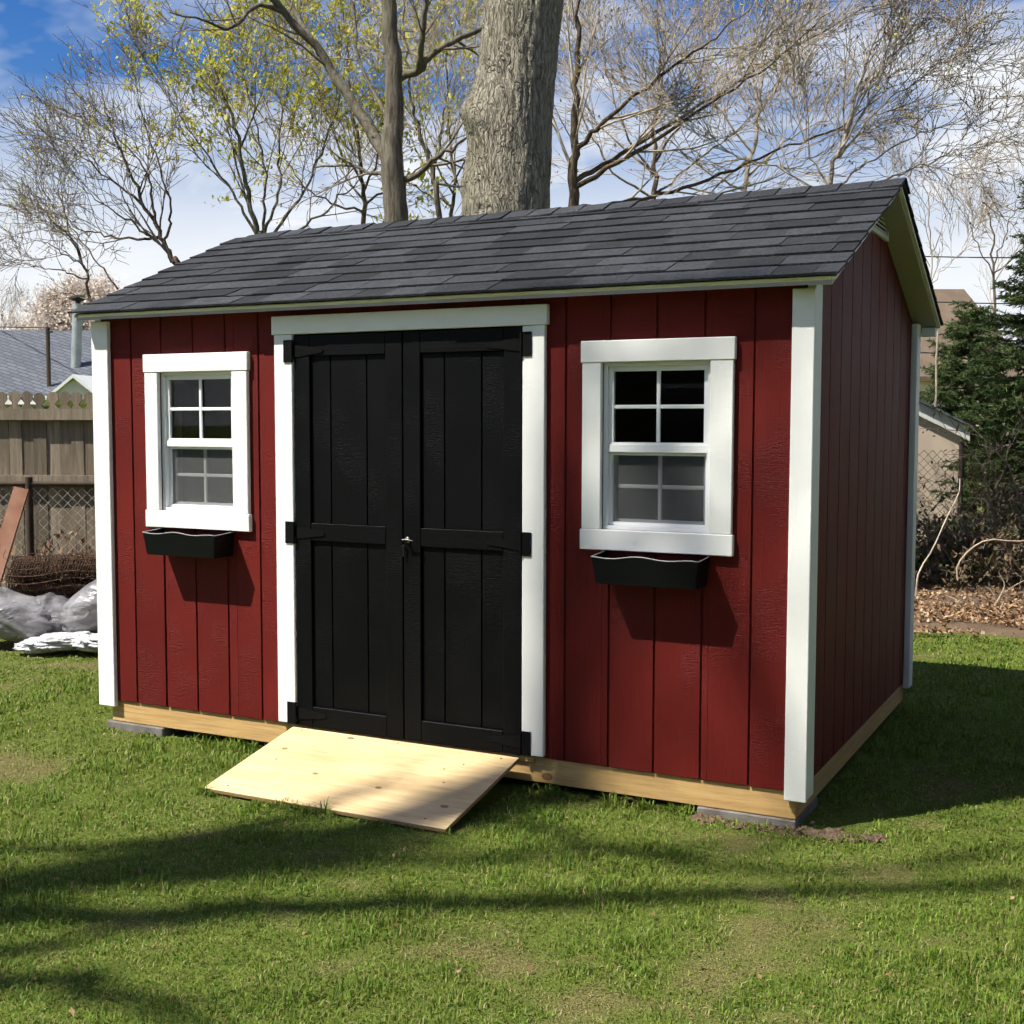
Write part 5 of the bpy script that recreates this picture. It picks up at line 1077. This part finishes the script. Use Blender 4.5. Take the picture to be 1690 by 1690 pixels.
# ------------------------------------------------------------------ neighbours' houses and overhead lines
def left_house():
    d = 26.0; O = gnd(60, d); root = empty('neighbour_house', O, 'single-storey house with blue-grey shingle roof beyond the board fence', 'house')
    def p(pxx, pyy, dd=0.0): return at(pxx, pyy, d + dd) - O
    zr = at(60, 546, d + 2.5)[2]; ze = at(60, 652, d)[2]
    A0 = -6.0; A1 = (108 - 60) / (FPX * 1690) * d; A2 = (172 - 60) / (FPX * 1690) * d
    def q(a, b, z): return ER * a + EF * b + np.array([0, 0, z - GZ])
    # hip roof: front slope and right hip
    V = [q(A0, -0.3, ze), q(A2 + 0.3, -0.3, ze), q(A1, 2.5, zr), q(A0, 2.5, zr), q(A2 + 0.3, 5.3, ze), q(A0, 5.3, ze)]
    V2 = [v - np.array([0, 0, 0.12]) for v in V]
    o = mesh_obj('roof', V + V2, [[0, 1, 2, 3], [1, 4, 2], [4, 5, 3, 2], [0, 3, 5], [0, 6, 7, 1], [1, 7, 10, 4], [4, 10, 11, 5], [5, 11, 6, 0], [7, 6, 11, 10]], MT['far_shingle'], root, O); rf = o
    mesh_obj('eave_board', [v for v in (q(A0, -0.33, ze - 0.02), q(A2 + 0.3, -0.33, ze - 0.02), q(A2 + 0.3, -0.33, ze - 0.20), q(A0, -0.33, ze - 0.20), q(A0, -0.305, ze - 0.02), q(A2 + 0.3, -0.305, ze - 0.02), q(A2 + 0.3, -0.305, ze - 0.20), q(A0, -0.305, ze - 0.20))],
             [[0, 3, 2, 1], [4, 5, 6, 7], [0, 1, 5, 4], [3, 7, 6, 2], [0, 4, 7, 3], [1, 2, 6, 5]], MT['white_paint'], root, O)
    V = [q(a, b, z) for z in (GZ, ze - 0.1) for a, b in ((A0, 0), (A2, 0), (A2, 5.0), (A0, 5.0))]
    mesh_obj('wall', V, [[0, 1, 5, 4], [1, 2, 6, 5], [2, 3, 7, 6], [3, 0, 4, 7]], MT['cream_wall'], root, O)
    # little cross gable at its right end
    gx = (158 - 60) / (FPX * 1690) * d; zg = at(158, 626, d - 1.0)[2]; zl = at(120, 660, d - 1.0)[2]
    V = [q(gx - 0.55, -1.2, zl), q(gx + 0.55, -1.2, zl), q(gx, -1.2, zg), q(gx - 0.55, 1.2, zl), q(gx + 0.55, 1.2, zl), q(gx, 1.2, zg)]
    mesh_obj('dormer_gable', V, [[0, 1, 2], [0, 2, 5, 3], [1, 4, 5, 2], [3, 5, 4]], MT['cream_wall'], root, O)
    V = [q(gx - 0.68, -1.3, zl - 0.05), q(gx, -1.3, zg + 0.09), q(gx + 0.68, -1.3, zl - 0.05), q(gx - 0.68, 1.3, zl - 0.05), q(gx, 1.3, zg + 0.09), q(gx + 0.68, 1.3, zl - 0.05)]
    V += [v - np.array([0, 0, 0.07]) for v in V]
    mesh_obj('dormer_roof', V, [[0, 1, 4, 3], [1, 2, 5, 4], [6, 9, 10, 7], [7, 10, 11, 8], [0, 6, 7, 1], [1, 7, 8, 2], [2, 8, 11, 5], [5, 11, 10, 4], [4, 10, 9, 3], [3, 9, 6, 0]], MT['white_paint'], root, O)
    # window openings and door in the front wall
    for a in (-3.6, -1.9, -0.2):
        o = mesh_obj('window', [q(a + dx, -0.02, z) for dx, z in ((0, 1.0), (0.9, 1.0), (0.9, 1.9), (0, 1.9))], [[0, 1, 2, 3]], MT['window_glass_far'], root, O)
    # flue pipe with cap, service mast
    b0 = at(125, 612, d + 0.8); tp = at(134, 502, d + 0.8); tp[0], tp[1] = b0[0] + 0.08 * ER[0], b0[1] + 0.08 * ER[1]
    t = Tubes(); t.add([b0 - O - np.array([0, 0, 0.5]), b0 - O, (b0 + tp) / 2 - O, tp - O], [0.105] * 4, 16); fl = t.build('flue_pipe', MT['galvanised'], root, O); co = fl.data; 
    vs_ = np.empty(len(co.vertices) * 3, np.float32); co.vertices.foreach_get('co', vs_); vs_ = vs_.reshape(-1, 3) + O.astype(np.float32); co.vertices.foreach_set('co', vs_.ravel()); co.update()
    for k, zz_ in ((0.35, 0.112), (0.62, 0.112)):
        c = b0 + (tp - b0) * k; t = Tubes(); t.add([c - np.array([0, 0, 0.02]), c + np.array([0, 0, 0.02])], [zz_, zz_], 16); t.build('flue_band', MT['galvanised'], fl, O)
    t = Tubes(); t.add([tp + np.array([0, 0, 0.05]), tp + np.array([0, 0, 0.09]), tp + np.array([0, 0, 0.16]), tp + np.array([0, 0, 0.19])], [0.06, 0.16, 0.15, 0.02], 16); t.build('flue_cap', MT['cable'], fl, O)
    t = Tubes(); t.add([tp + np.array([0, 0, -0.02]), tp + np.array([0, 0, 0.06])], [0.05, 0.05], 10); t.build('flue_neck', MT['cable'], fl, O)
    t = Tubes(); t.add([b0 - np.array([0, 0, 0.12]), b0 + np.array([0, 0, 0.02])], [0.20, 0.115], 16); t.build('flue_flashing', MT['cable'], fl, O)
    m0 = at(81, 640, d); m1 = at(78, 541, d); m1[0], m1[1] = m0[0], m0[1]
    t = Tubes(); t.add([m0 - np.array([0, 0, 0.3]), m0, m1], [0.042] * 3, 8); ms = t.build('service_mast', MT['iron_post'], root, O)
    t = Tubes(); k = m1 + np.array([0, 0, -0.12]); t.add([k, k + ER * 0.10 + np.array([0, 0, 0.04])], [0.02, 0.02], 6); t.build('mast_bracket', MT['iron_post'], ms, O)
    t = Tubes(); t.add([at(74, 541, d), at(73, 500, d), at(72, 470, d)], [0.008] * 3, 4); t.build('antenna', MT['dull_wire'], root, O)
    return m1
mast_top = left_house()
def right_house():
    d = 42.0; O = gnd(1570, d); root = empty('far_house', O, 'brown-roofed house far behind the shed at right', 'house')
    def q(a, b, z): return ER * a + EF * b + np.array([0, 0, z - GZ])
    zr = at(1570, 478, d + 3)[2]; ze = at(1570, 622, d)[2]; k = d / (FPX * 1690); a0, a1 = (1500 - 1570) * k, (1700 - 1570) * k
    V = [q(a0, -0.3, ze), q(a1, -0.3, ze), q(a1 - 1.2, 3.2, zr), q(a0, 3.2, zr), q(a1, 6.7, ze), q(a0, 6.7, ze)]; V += [v - np.array([0, 0, 0.15]) for v in V]
    mesh_obj('roof', V, [[0, 1, 2, 3], [1, 4, 2], [4, 5, 3, 2], [0, 3, 5], [0, 6, 7, 1], [1, 7, 10, 4], [4, 10, 11, 5], [5, 11, 6, 0], [7, 6, 11, 10]], MT['brown_roof'], root, O)
    V = [q(a, b, z) for z in (GZ, ze - 0.1) for a, b in ((a0 + .3, 0), (a1 - .3, 0), (a1 - .3, 6.4), (a0 + .3, 6.4))]
    mesh_obj('wall', V, [[0, 1, 5, 4], [1, 2, 6, 5], [2, 3, 7, 6], [3, 0, 4, 7]], MT['tan_wall'], root, O)
simple('brown_roof', (0.16, 0.12, 0.085), 0.9, 0, 0.15, (0.11, 0.08, 0.06), 1.2, 0.3)
right_house()
def wire(pts, r, label, sag=0.15):
    P = [np.asarray(p, float) for p in pts]; a, b = P[0], P[-1]; Q = [a + (b - a) * s - np.array([0, 0, 4 * sag * s * (1 - s)]) for s in np.linspace(0, 1, 24)]
    t = Tubes(); t.add(Q, [r] * 24, 5); o = t.build('overhead_wire', MT['cable'], None, a); tag(o, label, 'wire', 'overhead wires')
o = None
wire([at(-260, 528, 40), mast_top + np.array([0, 0, 0.0])], 0.012, 'thin overhead wire reaching the mast on the grey roof', 0.05)
wire([at(1200, 405, 26), at(1800, 424, 26)], 0.013, 'upper overhead wire crossing behind the spruce', 0.1)
wire([at(1300, 482, 26), at(1830, 500, 26)], 0.013, 'lower overhead wire crossing behind the spruce', 0.1)
wire([at(1300, 572, 30), at(1830, 580, 30)], 0.016, 'lowest overhead wire before the brown-roofed house', 0.1)

# unseen house added behind the camera: dark reflection in the panes, less sky fill
def add_unseen_house():
    x0, x1, y0, y1, ze, zr = -3.0, 13.0, -21.0, -12.5, 5.2, 7.6; O = np.array([(x0 + x1) / 2, y1, GZ])
    root = empty('unseen_house', O, 'unseen brown two-storey house added across the lawn to darken the pane reflections', 'house')
    P = lambda *v: np.array(v, float) - np.array([O[0], O[1], 0.0])
    V = [P(x, y, z) for z in (0, ze) for x, y in ((x0, y0), (x1, y0), (x1, y1), (x0, y1))]
    mesh_obj('wall', V, [[0, 1, 5, 4], [1, 2, 6, 5], [2, 3, 7, 6], [3, 0, 4, 7]], MT['unseen_house_wall'], root, O)
    ym = (y0 + y1) / 2; e = 0.5
    V = [P(x0 - e, y0 - e, ze - 0.2), P(x1 + e, y0 - e, ze - 0.2), P(x1 + e, ym, zr), P(x0 - e, ym, zr), P(x0 - e, y1 + e, ze - 0.2), P(x1 + e, y1 + e, ze - 0.2)]; V += [v - np.array([0, 0, 0.2]) for v in V]
    mesh_obj('roof', V, [[0, 1, 2, 3], [3, 2, 5, 4], [6, 9, 8, 7], [9, 10, 11, 8], [0, 6, 7, 1], [4, 5, 11, 10], [0, 3, 9, 6], [3, 4, 10, 9], [1, 7, 8, 2], [2, 8, 11, 5]], MT['brown_roof'], root, O)
    for zb in (0.9, 3.4):
        for xa in (-1.6, 1.4, 4.4, 7.4, 10.4):
            w = mesh_obj('window', [P(xa + a, y1 + b, zb + c) for b in (0.002, 0.05) for a, c in ((0, 0), (1.1, 0), (1.1, 1.3), (0, 1.3))], [[3, 2, 1, 0], [4, 5, 6, 7], [0, 1, 5, 4], [1, 2, 6, 5], [2, 3, 7, 6], [3, 0, 4, 7]], MT['vinyl'], root, O)
            mesh_obj('pane', [P(xa + a, y1 + 0.053, zb + c) for a, c in ((0.07, 0.07), (1.03, 0.07), (1.03, 1.23), (0.07, 1.23))], [[0, 1, 2, 3]], MT['window_glass_far'], w, O)
simple('unseen_house_wall', (0.13, 0.10, 0.075), 0.85, 0, 0.2, (0.10, 0.075, 0.055), 2)
add_unseen_house()

# unseen spruces added at right to cut sky fill on the shed's side wall
def add_unseen_spruces():
    src = bpy.data.objects['spruce_tree']
    for x, y, sc, rz, lab in ((7.6, -1.6, 1.35, 0.7, 'added unseen spruce right of the shed, level with the ramp'), (7.9, 1.6, 1.5, 2.1, 'tallest added unseen spruce, level with the shed side'), (7.5, 4.8, 1.45, 3.9, 'added unseen spruce right of the shed, nearest the leaf litter')):
        o = src.copy(); C.objects.link(o); o.location = (x, y, GZ); o.scale = (sc,) * 3; o.rotation_euler = (0, 0, rz)
        o['label'] = lab; o['group'] = 'unseen spruces added to shade the shed side'
        for ch in src.children:
            c = ch.copy(); C.objects.link(c); c.parent = o
add_unseen_spruces()
